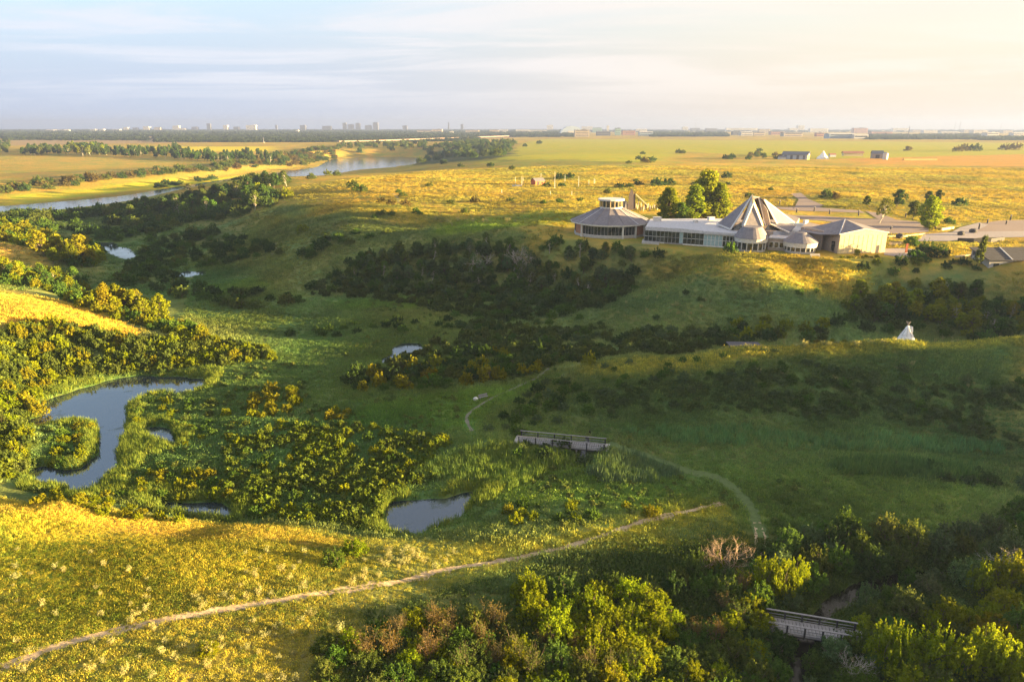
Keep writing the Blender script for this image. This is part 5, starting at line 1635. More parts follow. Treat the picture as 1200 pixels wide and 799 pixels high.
def drum(u0, u1, vb, vband, veave, vtop, rtop, label, npane):
    """half-round bay: window band under a broad white fascia and a half-cone of shingles"""
    (x0, y0), (x1, y1) = at_z(u0, vb, 20), at_z(u1, vb, 20)
    c = Vector(((float(x0) + float(x1)) / 2, float(y0) + 4.0)); r = (float(x1) - float(x0)) / 2
    yb = c.y - r
    zb = q((u0 + u1) / 2, vband, yb).z; ze = q((u0 + u1) / 2, veave, yb - .6).z; zt = q((u0 + u1) / 2, vtop, c.y - rtop).z
    VB().cone(c, r - .15, r - .15, 19.7, 20.7, 20).build('bay_plinth', M_CONC)
    VB().cone(c, r - .5, r - .5, 20.7, zb, 20).build('bay_core', M_GLASS)
    f = VB().cone(c, r + .35, r + .5, zb, ze, 24).build('bay_fascia', M_WHITE)
    VB().cone(c, r + .7, rtop, ze + .02, zt, 28).build('bay_roof', M_SHINGLE)
    for k in range(npane):
        a = math.pi + .25 + (math.pi - .5) * (k + .5) / npane
        p = Vector((c.x + (r - .3) * math.cos(a), c.y + (r - .3) * math.sin(a)))
        w_ = (math.pi - .5) / npane * r
        VB().box((p.x, p.y, (20.7 + zb) / 2), (w_ - .25, .08, zb - 20.75), a + math.pi / 2).build('window_pane', M_GLASS, f)
    for k in range(npane + 1):
        a = math.pi + .25 + (math.pi - .5) * k / npane
        VB().box((c.x + (r - .15) * math.cos(a), c.y + (r - .15) * math.sin(a), (20.6 + zb) / 2), (.26, .3, zb - 20.6), a + math.pi / 2).build('bay_post', M_WHITE, f)


drum(866, 901, 295.5, 285.5, 281, 267, 3.2, 'bay', 7)
drum(924.5, 960, 297.5, 291, 286, 273, 1.6, 'bay', 8)
# low link between the two bays
lk = [at_z(u, v, 20) for u, v in ((899, 293), (926, 294.5), (936, 284), (905, 282))]
VB().prism([(float(a), float(b)) for a, b in lk], 19.7, 24.0).build('link_wall', M_STONE)
VB().prism([(float(a), float(b) - .3) for a, b in lk], 24.0, 24.35).build('link_roof', M_MEMBRANE)
la, lb_ = Vector((float(lk[0][0]), float(lk[0][1]))), Vector((float(lk[1][0]), float(lk[1][1])))
for k in range(4):
    p = la + (lb_ - la) * (k + .6) / 4.4; e = lb_ - la
    fo = VB().box((p.x, p.y - .08, 21.9), (1.5, .2, 2.0), math.atan2(e.y, e.x)).build('window_frame', M_WHITE)
    VB().box((p.x, p.y - .14, 21.9), (1.15, .2, 1.7), math.atan2(e.y, e.x)).build('window_pane', M_GLASS, fo)
# flat roof with round skylight behind the link
fl_ = [at_z(u, v, 25.5) for u, v in ((905, 271), (944, 271), (950, 262), (915, 260))]
VB().prism([(float(a), float(b)) for a, b in fl_], 24.2, 25.5).build('flat_roof', M_MEMBRANE)
x_, y_ = at_z(933, 264.5, 25.5); VB().cone((float(x_), float(y_)), 3.0, 2.8, 25.5, 26.0, 20).build('skylight_curb', M_WHITE)
VB().cone((float(x_), float(y_)), 2.5, 1.8, 26.0, 26.15, 20).build('skylight_glass', M_GLASS)
for u_, v_ in ((920, 262), (944, 262)):
    x_, y_ = at_z(u_, v_, 25.5); VB().box((float(x_), float(y_), 26.1), (1.5, 1.2, 1.2), .3).box((float(x_), float(y_), 26.75), (1.8, 1.5, .1), .3).build('roof_vent', M_WHITE)

# --- right wing: tall box with a pyramid roof and a pale sunlit gable wall
B = Vector((107.8, 224.0)); C_ = Vector((124.4, 226.4))
e = (C_ - B); wid = e.length; e.normalize(); dpt = Vector((-e.y, e.x)); DEP = 17.0
A_w, D_w = B + dpt * DEP, C_ + dpt * DEP
zB = q(982, 275.2, B.y).z; zC = q(1033.5, 273, C_.y).z; Mw = B + e * wid * .5; zM = q(1009.4, 268.8, Mw.y).z
w1 = VB()
w1.prism([(B.x, B.y), (C_.x, C_.y), (C_.x - e.x * .0 + dpt.x * .5, C_.y + dpt.y * .5), (B.x + dpt.x * .5, B.y + dpt.y * .5)], 19.6, 0, [zB, zC, zC, zB]).build('gable_wall', M_STUCCO)
VB().slab([(B.x, B.y - .01, zB), (C_.x, C_.y - .01, zC), (Mw.x, Mw.y - .01, zM)], .0).f
g = VB(); off = dpt * .5
g.v = [(B.x, B.y, zB), (C_.x, C_.y, zC), (Mw.x, Mw.y, zM), (B.x + off.x, B.y + off.y, zB), (C_.x + off.x, C_.y + off.y, zC), (Mw.x + off.x, Mw.y + off.y, zM)]
g.f = [(0, 1, 2), (5, 4, 3), (0, 2, 5, 3), (1, 4, 5, 2)]; g.build('gable_top', M_STUCCO)
VB().prism([tuple(B + dpt * .5), tuple(A_w), tuple(A_w + e * .4), tuple(B + dpt * .5 + e * .4)], 19.6, zB).build('side_wall', M_STONE)
VB().prism([tuple(C_ + dpt * .5), tuple(D_w), tuple(D_w - e * .4), tuple(C_ + dpt * .5 - e * .4)], 19.6, zC).build('side_wall', M_STONE)
VB().prism([tuple(A_w + e * .4), tuple(D_w - e * .4), tuple(D_w - e * .4 - dpt * .4), tuple(A_w + e * .4 - dpt * .4)], 19.6, zB).build('back_wall', M_STONE)
apx = q(990.2, 256.9, B.y + 9.5)
ov = .5
Lc = q(936, 270.5, 236.5)
eb = Vector((B.x - e.x * ov, B.y - e.y * ov, zB + .12)); ea = Vector((A_w.x - e.x * ov, A_w.y - e.y * ov, zB + .1)); ec = Vector((C_.x + e.x * ov, C_.y + e.y * ov, zC + .12)); ed = Vector((D_w.x + e.x * ov, D_w.y + e.y * ov, zC + .1)); em = Vector((Mw.x, Mw.y, zM + .12))
VB().slab([apx, eb, em], .2).build('roof_panel', M_SHINGLE); VB().slab([apx, em, ec], .2).build('roof_panel', M_SHINGLE)
VB().slab([apx, ec, ed], .2).build('roof_panel', M_SHINGLE); VB().slab([apx, ed, ea], .2).build('roof_panel', M_SHINGLE)
VB().slab([apx, ea, Lc, q(960, 274.6, 229.5), eb], .2).build('roof_panel', M_SHINGLE)
VB().bar(apx + Vector((0, 0, .06)), eb + Vector((0, 0, .06)), .3, .16).build('roof_ridge', M_MEMBRANE)
VB().bar(eb, em, .25, .3).bar(em, ec, .25, .3).build('gable_trim', M_WHITE)
# wall between wing and bay
VB().prism([tuple(map(float, at_z(u, v, 20))) for u, v in ((936, 288), (962, 293.5), (970, 288), (945, 281))], 19.7, 26.5).build('corner_wall', M_STONE)
VB().box((B.x - .9, B.y + 2.6, 22.2), (1.0, .3, 3.2), 1.9).build('side_window', M_GLASS)
for k in range(9):    # recessed vertical joints of the gable wall
    p = B + e * wid * (k + 1) / 10 - dpt * .02; zt_ = zB - .3
    VB().box((p.x, p.y, (19.9 + zt_) / 2), (.06, .05, zt_ - 19.9), math.atan2(e.y, e.x)).build('wall_joint', M_CONC)
# low terrace wall, bench and hedge pots by the left bay
x_, y_ = at_z(955, 301, 20)
tb = MB(); tb.box((0, 0, .45), (3.2, .5, .1)).box((-1.3, 0, .2), (.2, .45, .4)).box((1.3, 0, .2), (.2, .45, .4)).box((0, .28, .75), (3.2, .08, .4))
tag(tb.build('bench', M_CONC, None, (float(x_), float(y_), float(H(float(x_), float(y_))[0]))), 'pale bench on the grass before the right round bay', 'bench')

# ------------------------------------------------------------------ roads and car parks on the plateau
def drape(name, pix, mat, label, lift, relief_noise=0.0):
    p = [Vector((float(a), float(b))) for a, b in (at_z(u, v, 20.0) for u, v in pix)]
    bm = bmesh.new()
    f = bm.faces.new([bm.verts.new((q_.x, q_.y, 0)) for q_ in p])
    bmesh.ops.triangulate(bm, faces=[f])
    for _ in range(5):
        es = [e for e in bm.edges if e.calc_length() > 5]
        if not es: break
        bmesh.ops.subdivide_edges(bm, edges=es, cuts=1); bmesh.ops.triangulate(bm, faces=bm.faces)
    xs = np.array([v_.co.x for v_ in bm.verts]); ys = np.array([v_.co.y for v_ in bm.verts]); hz_ = H(xs, ys)
    for v_, h_ in zip(bm.verts, hz_): v_.co.z = h_ + lift
    for f in bm.faces:
        f.normal_update()
        if f.normal.z < 0: f.normal_flip()
    me = bpy.data.meshes.new(name); bm.to_mesh(me); bm.free(); me.materials.append(mat)
    return tag(link(name, me), label, kind='structure')


M_PALEROAD = material('pale_gravel', (.32, .28, .27), 1.0)
M_LOT = material('pinkish_asphalt', (.25, .19, .165), 1.0)
drape('car_park', [(880, 238), (895, 241), (920, 243), (950, 241.5), (965, 244), (1008, 247), (1014, 250), (965, 248), (930, 247), (890, 243)], M_LOT, 'upper strip of the long pinkish car park behind the visitor centre', .10)
drape('car_park', [(905, 251), (930, 252.5), (965, 253.5), (1000, 256), (1040, 257), (1075, 260), (1088, 266), (1088, 272), (1060, 274), (1040, 274), (1020, 269), (1000, 264), (965, 259), (930, 256.5)], M_LOT, 'lower strip of the long pinkish car park behind the visitor centre', .10)
drape('road', [(1014, 247.5), (1030, 250), (1050, 257.5), (1030, 258)], M_LOT, 'link between the two strips of the long car park', .12)
drape('road', [(930, 245), (958, 245), (966, 241), (948, 234), (938, 227), (926, 228), (936, 234)], M_LOT, 'drive leading from the long car park onto the plain', .14)
drape('car_park', [(1140, 268), (1150, 262), (1170, 259), (1230, 257), (1230, 272), (1140, 272)], M_LOT, 'right car park beside the plateau road', .10)
drape('road', [(1075, 283), (1082, 275), (1115, 272.5), (1125, 267), (1148, 261), (1158, 264), (1142, 272), (1230, 271), (1230, 278), (1150, 279), (1112, 283)], M_PALEROAD, 'pale road curving to the right car park', .16)
drape('road', [(1036, 292), (1060, 291), (1092, 295), (1080, 299), (1060, 302), (1036, 299)], M_PALEROAD, 'paved court right of the sunlit gable wall', .10)
for pix, col_, rel in (([(860, 236), (1000, 244), (1230, 252), (1230, 296), (1090, 294), (1040, 288), (1036, 270), (900, 250)], (.19, .21, .03), .6),):
    pass


def low_wall(pix, h, th, mat, label):
    p = [Vector((float(a), float(b))) for a, b in (at_z(u, v, 20) for u, v in pix)]
    m = MB(); c0 = p[0]
    for a, b in zip(p, p[1:]):
        za = float(H(a.x, a.y)[0]) - .2
        m.bar((a.x - c0.x, a.y - c0.y, za + h / 2), (b.x - c0.x, b.y - c0.y, za + h / 2), th, h)
        m.bar((a.x - c0.x, a.y - c0.y, za + h + .04), (b.x - c0.x, b.y - c0.y, za + h + .04), th + .12, .1)
    return tag(m.build('low_wall', mat, None, (c0.x, c0.y, 0)), label, 'wall')


low_wall([(1122, 283.5), (1140, 284), (1160, 284), (1176, 282)], 1.5, .5, M_DARKTIMBER, 'dark low retaining wall below the pale road')
low_wall([(1040, 278), (1060, 277.5), (1084, 275)], .7, .5, M_STUCCO, 'pale kerb wall along the near side of the long car park')
low_wall([(1103, 270), (1117, 268)], 1.0, .6, M_STUCCO, 'short pale wall beside the large yellow-green tree')
low_wall([(1120, 302), (1138, 300)], .6, .8, M_STUCCO, 'short pale stone edge on the bank')
# low building at the right edge
a = at(1158, 314.5); b_ = at(1200, 315.5)
o = empty('terrace_building', a, 0.0); tag(o, 'low building with a dark ribbed roof at the right edge', 'building')
LB, DB, HB = 24.0, 9.0, 2.6
MB().box((LB / 2, DB / 2, HB / 2 - 1), (LB, DB, HB + 2)).build('wall', M_CONC, o)
r0 = [Vector((-.6, -.7, HB + .05)), Vector((LB + .6, -.7, HB + .05)), Vector((LB + .6, DB + .5, HB + 2.2)), Vector((-.6, DB + .5, HB + 2.2))]
MB().slab(r0, .25).build('roof', material('dark_metal_roof', (.06, .06, .07), .8, 0), o)
MB().box((LB / 2, DB - .3, HB + .6), (LB, .5, 2.6)).build('back_wall', M_CONC, o)
for k in range(8):
    t_ = k / 7; MB().bar(r0[0].lerp(r0[3], t_) + Vector((0, 0, .06)), r0[1].lerp(r0[2], t_) + Vector((0, 0, .06)), .14, .12).build('roof_rib', material('dark_metal_roof'), o)
MB().bar(r0[0].lerp(r0[1], .28) + Vector((0, 0, .12)), r0[3].lerp(r0[2], .38) + Vector((0, 0, .12)), .3, .2).build('roof_strip', M_WHITE, o)
for k in range(6): MB().box((2.2 + k * 3.9, -.06, 1.1), (1.6, .12, 1.1)).build('window', M_GLASS, o)

# posts round the car park
for i, (u, v, h_, lb) in enumerate(((913.5, 240, 2.4, 'dark post near the tall roof peaks'), (933.6, 249, 2.0, 'short dark post at the near edge of the long car park'), (954, 248, 2.6, 'thick dark post in the middle of the long car park'),
                                    (972, 251, 2.3, 'dark post right of the thick one in the car park'), (1006, 253, 2.8, 'leaning dark post before the thin tree'), (1061, 255, 2.2, 'dark post left of the olive car park tree'),
                                    (1147, 269, 2.6, 'dark post where the pale road bends'), (1184, 258, 2.4, 'dark post at the far edge of the right car park'), (1044, 269, 1.4, 'small dark post on the long car park'),
                                    (1157, 262, 2.0, 'dark post left of the right car park'), (1179, 263, 1.8, 'short dark post in the right car park'))):
    x_, y_ = at_z(u, v, 20); z_ = float(H(float(x_), float(y_))[0])
    o = empty('bollard_post', (float(x_), float(y_), z_), .3 * i); tag(o, lb, 'post', 'dark posts round the car parks')
    if 'leaning' in lb: o.rotation_euler[1] = .3
    MB().cone((0, 0), .34, .26, -.1, h_ * .8, 8).build('post_shaft', M_DARKTIMBER, o)
    MB().cone((0, 0), .40, .40, h_ * .8, h_ * .9, 8).cone((0, 0), .40, .08, h_ * .9, h_, 8).build('post_cap', M_TIMBER, o)
for u, v, lb in ((1126, 276, 'round dark boulder on the left part of the pale road'), (1140, 273, 'round dark boulder near the bend of the pale road'), (1054, 279, 'dark boulder by the pale kerb wall')):
    x_, y_ = at_z(u, v, 20); r_ = np.random.default_rng(int(u)); bm = bmesh.new(); bmesh.ops.create_icosphere(bm, subdivisions=2, radius=1.3)
    for v_ in bm.verts: v_.co *= 1 + r_.normal() * .09; v_.co.z *= .85
    me = bpy.data.meshes.new('boulder'); bm.to_mesh(me); bm.free(); me.materials.append(M_DARKTIMBER)
    tag(link('boulder', me, None, (float(x_), float(y_), float(H(float(x_), float(y_))[0]) + .7)), lb, 'boulder')
x_, y_ = at_z(1061.5, 297, 20); o = empty('sign_post', (float(x_), float(y_), float(H(float(x_), float(y_))[0]))); tag(o, 'upright rust red sign post on the paved court', 'sign')
MB().box((0, 0, 1.6), (.7, .25, 3.3)).build('sign_panel', material('rust_red', (.42, .12, .05), .8), o); MB().box((0, 0, .1), (1.0, .6, .4)).build('sign_base', M_CONC, o)
x_, y_ = at_z(1050, 287, 20); o = empty('planter', (float(x_), float(y_), 20)); tag(o, 'pale planter block beside the paved court', 'planter')
MB().box((0, 0, .5), (4.5, 1.5, 1.0), .2).build('planter_box', M_STUCCO, o); MB().box((0, 0, 1.05), (4.1, 1.1, .2), .2).build('soil', M_BARK, o)

# ------------------------------------------------------------------ sculpture and stakes behind the pavilion
a0 = at(738, 246); o = empty('timber_sculpture', a0); tag(o, 'jagged grey timber structure with pointed fins and a sloping pale beam', 'sculpture')
S_ = 1 / 2.3


def fin(us, vt, vb, mat, yo, th=.6):
    pts = [((u - 738) * S_, (246 - v) * S_) for u, v in us]
    m = MB(); n = len(pts); k = len(m.v)
    m.v = [(x_, yo - th / 2, z_) for x_, z_ in pts] + [(x_, yo + th / 2, z_) for x_, z_ in pts]
    m.f = [tuple(range(n)), tuple(range(n, 2 * n))[::-1]] + [((i + 1) % n, i, n + i, n + (i + 1) % n) for i in range(n)]
    return m.build('fin', mat, o)


fin([(728, 247), (728, 230), (730, 233), (735, 237), (737, 247)], 0, 0, M_TIMBER, 0)
M_FIN = material('dark_weathered_timber', (.15, .125, .13), .9)
fin([(735, 247), (736, 230), (738.5, 221.5), (741, 226), (742, 247)], 0, 0, M_FIN, -.8)
fin([(739, 247), (741, 232), (743.5, 226), (745, 247)], 0, 0, M_FIN, .8)
fin([(731, 247), (732.5, 236), (734, 247)], 0, 0, M_CONC, -1.4)
MB().bar(((744 - 738) * S_, .2, (246 - 228) * S_), ((762 - 738) * S_, .2, (246 - 244) * S_), .7, .5).build('sloping_beam', M_STUCCO, o)
for u in (748, 752, 756): MB().box(((u - 738) * S_, .2, (246 - (228 + (u - 744) * .9)) * S_ * .5 - .3), (.3, .3, (246 - (228 + (u - 744) * .9)) * S_), 0).build('prop', M_TIMBER, o)
stk = []
for i in range(26):
    u = 741 + i * 1.55 + random.uniform(-.5, .5); v = 246 + random.uniform(-3, 2)
    stk.append((u, v))
for i, (u, v) in enumerate(sorted(stk)):
    a = at(u, v); h_ = random.uniform(1.4, 3.0)
    m = MB().bar((0, 0, -.2), (random.uniform(-.35, .35), random.uniform(-.3, .3), h_), random.uniform(.3, .5)).bar((-.1, 0, h_ * .6), (random.uniform(.3, .8), .1, h_ * .75), .14)
    so = m.build('stake', (M_STUCCO, M_TIMBER, M_DARKTIMBER, M_STUCCO)[i % 4], None, a)
    w_ = ORD[i] + '-from-left' if i < 13 else ORD[25 - i] + '-from-right' if i < 25 else 'rightmost'
    tag(so, f'{w_} of the upright rough stakes behind the pavilion', 'stake', 'rough stakes behind the pavilion')

# ------------------------------------------------------------------ red shed and poles on the golden plain
def house(name, uc, vb, wpx, hpx, depth, label, cat, wall, roof, rz=0.0, gable=.4, door=None, zg=None):
    a = at(uc, vb) if zg is None else Vector((*map(float, at_z(uc, vb, zg)), zg))
    dep = a.y * CP + (CAM_Z - a.z) * SP; w_ = wpx * dep / F; h_ = hpx * dep / F
    o = empty(name, a, rz); tag(o, label, cat)
    hw = h_ * (1 - gable)
    MB().box((0, depth / 2, hw / 2 - .2), (w_, depth, hw + .4)).build('wall', wall, o)
    g_ = MB(); e_ = .04 * w_
    g_.slab([(-w_ / 2 - e_, -e_, hw), (w_ / 2 + e_, -e_, hw), (w_ / 2 + e_, depth / 2, h_), (-w_ / 2 - e_, depth / 2, h_)], .2)
    g_.slab([(-w_ / 2 - e_, depth + e_, hw), (w_ / 2 + e_, depth + e_, hw), (w_ / 2 + e_, depth / 2, h_), (-w_ / 2 - e_, depth / 2, h_)], .2)
    g_.build('roof', roof, o)
    for sx_ in (-1, 1):
        q_ = MB(); x0 = sx_ * (w_ / 2 - .05); x1 = sx_ * (w_ / 2 - .3)
        q_.v = [(x0, 0, hw - .1), (x0, depth, hw - .1), (x0, depth / 2, h_ - .15), (x1, 0, hw - .1), (x1, depth, hw - .1), (x1, depth / 2, h_ - .15)]
        q_.f = [(0, 1, 2), (5, 4, 3), (0, 2, 5, 3), (1, 4, 5, 2)]; q_.build('gable', wall, o)
    return o, w_, h_, hw


M_RED = material('barn_red', (.48, .13, .05), .8); M_GREYROOF = material('grey_roof', (.16, .16, .18), .7); M_OCHRE = material('sunlit_ochre_and_straw', (.55, .40, .14), .85); M_PALEBLUE = material('pale_blue_boards', (.45, .48, .55), .8); M_RUST = material('rust_roof', (.30, .14, .10), .8)
o, w_, h_, hw = house('shed', 633, 217, 13, 8, 6.5, 'small orange-red shed alone on the golden plain', 'shed', M_RED, M_GREYROOF, .5)
MB().box((-w_ * .2, -.06, hw * .42), (w_ * .22, .12, hw * .84)).build('door', M_DARKTIMBER, o)
MB().box((w_ * .2, -.06, hw * .55), (w_ * .2, .1, hw * .3)).build('window', M_GLASS, o)
PL = [(604, 217, 9), (611.5, 218, 11), (650, 221, 19), (678, 220, 13), (690, 217, 6), (696, 216, 7), (662, 213, 8), (634, 208, 5), (613, 216, 8), (697, 215, 5), (645, 228, 4), (670, 229, 5), (588, 226, 4)]
for i, (u, v, hp) in enumerate(sorted(PL)):
    a = at(u, v); h_ = hp * (a.y * CP + (CAM_Z - a.z) * SP) / F
    po = MB().cone((0, 0), .16, .09, -.2, h_, 6).cone((0, 0), .22, .22, -.2, .25, 6).build('pole', M_WHITE, None, a)
    w_ = 'leftmost' if i == 0 else 'rightmost' if i == len(PL) - 1 else ORD[i] + '-from-left' if i < 7 else ORD[len(PL) - 1 - i] + '-from-right'
    tag(po, f'{w_} of the thin pale poles round the red shed', 'pole', 'thin pale poles round the red shed')
tag(MB().box((0, 0, .4), (7, 1.2, .8)).box((0, 0, .85), (7.3, 1.5, .1)).build('low_wall', M_WHITE, None, at(606, 218.5)), 'low white block left of the red shed', 'wall')

# farm group
o, w_, h_, hw = house('barn', 931, 187, 28, 9, 12, 'long barn with a dark roof and a lit ochre gable end', 'barn', M_PALEBLUE, M_GREYROOF, -.62)
for s_ in (1,):
    MB().box((w_ / 2 + .03, 6, hw / 2), (.12, 11.9, hw)).build('end_wall', M_OCHRE, o)  # ochre stands in for sunlight on this end of the barn
for k in range(4):
    MB().box((-w_ * .38 + k * w_ * .25, -.08, hw * .45), (w_ * .1, .16, hw * .8)).build('door', M_GREYROOF, o)
MB().box((w_ / 2 + .1, 6, hw * .4), (.1, 3.0, hw * .75)).build('door', M_DARKTIMBER, o)
o, *_ = house('shed', 1000, 183, 22, 5.5, 8, 'long low pale shed behind the dark hedge', 'shed', M_STUCCO, M_RUST, -.1)
o, w_, h_, hw = house('shed', 1028, 186, 12, 9, 10, 'grey shed standing left of the white silo', 'shed', M_TIMBER, M_GREYROOF, -.3)
MB().box((0, -.06, hw * .4), (w_ * .35, .12, hw * .75)).build('door', M_DARKTIMBER, o)
o, *_ = house('shed', 976, 184, 7, 4, 5, 'tiny pale shed right of the white tent', 'shed', M_PALEBLUE, M_RUST)
o, *_ = house('shed', 917, 187, 8, 4, 5, 'small pale lean-to at the left end of the barn', 'shed', M_WHITE, M_GREYROOF)
a = at(1037, 187); o = empty('silo', a); tag(o, 'white round silo beside the grey shed', 'silo')
MB().cone((0, 0), 3.2, 3.2, -.2, 7.6, 16).build('silo_body', M_WHITE, o); MB().cone((0, 0), 3.4, .5, 7.6, 9.2, 16).build('silo_cap', M_STEEL, o)
for k in range(3): MB().cone((0, 0), 3.26, 3.26, 1.6 + k * 2, 1.75 + k * 2, 16).build('silo_hoop', M_STEEL, o)
a = at(964, 186.5); o = empty('tent', a); tag(o, 'white peaked tent beside the sunlit barn gable', 'tent')
n_ = 12
pr = [(7.6, 0), (7.2, 2.0), (4.2, 4.4), (1.8, 7.6), (.2, 10.6)]
m = MB()
for k in range(4): m.cone((0, 0), pr[k][0], pr[k + 1][0], pr[k][1], pr[k + 1][1], n_)
m.build('canvas', M_CANVAS, o); MB().cone((0, 0), .12, .1, 10.4, 11.6, 6).build('centre_pole', M_TIMBER, o); MB().slab([(-1.2, -7.75, 0), (1.2, -7.75, 0), (.9, -7.3, 2.4), (-.9, -7.3, 2.4)], .1).build('door_flap', M_TIMBER, o)
tag(MB().box((0, 0, .9), (42, 3, 2)).box((0, 0, 2.0), (42.4, 3.4, .2)).build('low_wall', M_OCHRE, None, at(1078, 188)), 'long pale straw-coloured wall right of the silo', 'wall')

# ------------------------------------------------------------------ tipi and shelter behind the spur
def behind(u, v, y0=150.0, y1=190.0):
    """the ground just behind the crest that cuts the sight line through this picture place"""
    ys = np.arange(y0, y1, .5); dx, dy, dz_ = ray(u, v); xs = float(dx) / float(dy) * ys
    gap = CAM_Z + float(dz_) / float(dy) * ys - H(xs, ys)          # height of the sight line over the ground
    k = int(np.argmin(np.where(ys < 160, gap, 99))); i = k
    while i < len(ys) - 1 and gap[i] < gap[k] + .7: i += 1
    return Vector((float(xs[i]), float(ys[i]), float(H(xs[i], ys[i])[0])))


a = behind(1062, 398.5); TY = a.y; print('tipi', tuple(a))
o = empty('tipi', a); tag(o, 'white canvas tipi standing behind the spur crest', 'tipi')
top = on_plane_y(1061.5, 380.5, TY).z - a.z
NS = 14; tv = []
m = MB(); r0_ = 13.0 * (TY * CP + 50 * SP) / F
for i in range(NS):
    a0_, a1_ = i * 2 * math.pi / NS, (i + 1) * 2 * math.pi / NS
    rr0, rr1 = r0_ * (1 + .03 * (i % 2)), r0_ * (1 + .03 * ((i + 1) % 2))
    m.poly([(rr0 * math.cos(a0_), rr0 * math.sin(a0_), 0), (rr1 * math.cos(a1_), rr1 * math.sin(a1_), 0), (.16 * math.cos(a1_) - .2, .16 * math.sin(a1_), top - .15), (.16 * math.cos(a0_) - .2, .16 * math.sin(a0_), top - .15)])
m.build('cover', M_CANVAS, o)
for k in range(9):
    an = k * .7; MB().bar((1.6 * math.cos(an) - .2 * .5, 1.6 * math.sin(an), top * .5), (-.55 * math.cos(an) - .2, -.55 * math.sin(an), top + .75), .06).build('pole', M_TIMBER, o)
MB().slab([(-.1, -.3, top - .1), (.75, -.5, top - .35), (.85, -.75, top - 1.6), (.3, -.75, top - 1.9)], .05).build('smoke_flap', M_CANVAS, o)
MB().slab([(-.5, -r0_ - .02, .05), (.5, -r0_ - .02, .05), (.15, -r0_ * .62, top * .38), (-.35, -r0_ * .62, top * .38)], .05).build('door_flap', M_STUCCO, o)

a = behind(873, 411); SY = a.y; a = on_plane_y(873, 404.5, SY); gz = float(H(a.x, a.y)[0]); hr = a.z - gz
o = empty('shelter', (a.x, a.y, gz)); tag(o, 'open grey shelter whose flat roof shows above the spur crest', 'shelter')
wS = 38 * (SY * CP + 50 * SP) / F
MB().slab([(-wS / 2, -2.2, hr), (wS / 2, -2.2, hr - .15), (wS / 2, 2.4, hr + .1), (-wS / 2, 2.4, hr + .25)], .22).build('roof', material('slate_roof', (.075, .075, .09), .7), o)
for sx_ in (-1, 0, 1):
    for sy_ in (-1.6, 1.8): MB().box((sx_ * (wS / 2 - .6), sy_, (hr - .3) / 2), (.22, .22, hr - .3)).build('post', M_TIMBER, o)
MB().bar((-wS / 2, -2.25, hr - .15), (wS / 2, -2.25, hr - .3), .1, .3).build('fascia', M_DARKTIMBER, o)
MB().box((0, 0, .75), (2.2, .8, .08)).box((-.8, 0, .35), (.1, .7, .75)).box((.8, 0, .35), (.1, .7, .75)).build('table', M_TIMBER, o)

# ------------------------------------------------------------------ footbridges
def bridge(u0, v0, u1, v1, width, nbay, label, post_h, plank=.42, rise=0.0, pier=None):
    a, b = at(u0, v0), at(u1, v1)
    a.z = max(a.z, .9); b.z = max(b.z, .9); z_ = max(a.z, b.z) + .35
    d_ = Vector((b.x - a.x, b.y - a.y)); L = d_.length; rz = math.atan2(d_.y, d_.x)
    o = empty('footbridge', ((a.x + b.x) / 2, (a.y + b.y) / 2, z_), rz); tag(o, label, 'bridge')
    n = int(L / plank); pm = None
    hm = MB().box((0, 0, 0), (plank - .05, width, .09)); pl0 = hm.build('plank', M_DECK, o); pl0.location = (-L / 2 + plank / 2, 0, 0)
    for k in range(1, n):
        c = pl0.copy(); COL.objects.link(c); c.parent = o; c.location = (-L / 2 + (k + .5) * L / n, 0, random.uniform(-.012, .012)); c.rotation_euler = (random.uniform(-.004, .004), 0, random.uniform(-.01, .01))
    for sy_ in (-1, 1):
        MB().bar((-L / 2, sy_ * (width / 2 - .18), -.30), (L / 2, sy_ * (width / 2 - .18), -.30), .24, .5).build('stringer', M_DARKTIMBER, o)
        MB().bar((-L / 2 - .1, sy_ * (width / 2 + .04), -.12), (L / 2 + .1, sy_ * (width / 2 + .04), -.12), .1, .34).build('fascia_board', M_DECK, o)
        MB().bar((-L / 2 - .15, sy_ * (width / 2 + .08), post_h), (L / 2 + .15, sy_ * (width / 2 + .08), post_h), .2, .1).build('handrail', M_DECK, o)
        MB().bar((-L / 2, sy_ * (width / 2 + .06), post_h * .55), (L / 2, sy_ * (width / 2 + .06), post_h * .55), .05, .09).build('mid_rail', M_STEEL, o)
        MB().bar((-L / 2, sy_ * (width / 2 + .06), post_h * .22), (L / 2, sy_ * (width / 2 + .06), post_h * .22), .04, .06).build('low_rail', M_STEEL, o)
        for k in range(nbay + 1):
            MB().box((-L / 2 + .1 + k * (L - .2) / nbay, sy_ * (width / 2 + .1), post_h / 2 - .3), (.2, .18, post_h + .55)).build('post', M_DARKTIMBER, o)
    for t_ in (pier or (-.32, .32)):
        for sy_ in (-.7, .7): MB().box((t_ * L, sy_ * width / 2, -1.5), (.28, .28, 2.5)).build('pile', M_TIMBER, o)
        MB().box((t_ * L, 0, -.72), (.3, width + .3, .28)).build('cap_beam', M_TIMBER, o)
    for sx_ in (-1, 1):
        MB().box((sx_ * (L / 2 + .45), 0, -.6), (.9, width + .8, 1.25)).build('abutment', M_CONC, o)
    return o


bridge(899, 733, 1004, 750, 2.3, 5, 'near grey timber footbridge over the dark creek among bushes', 1.15)
bridge(609, 517, 709, 526, 2.4, 5, 'far grey timber footbridge in the shaded meadow', 1.25, pier=(-.1, .18))
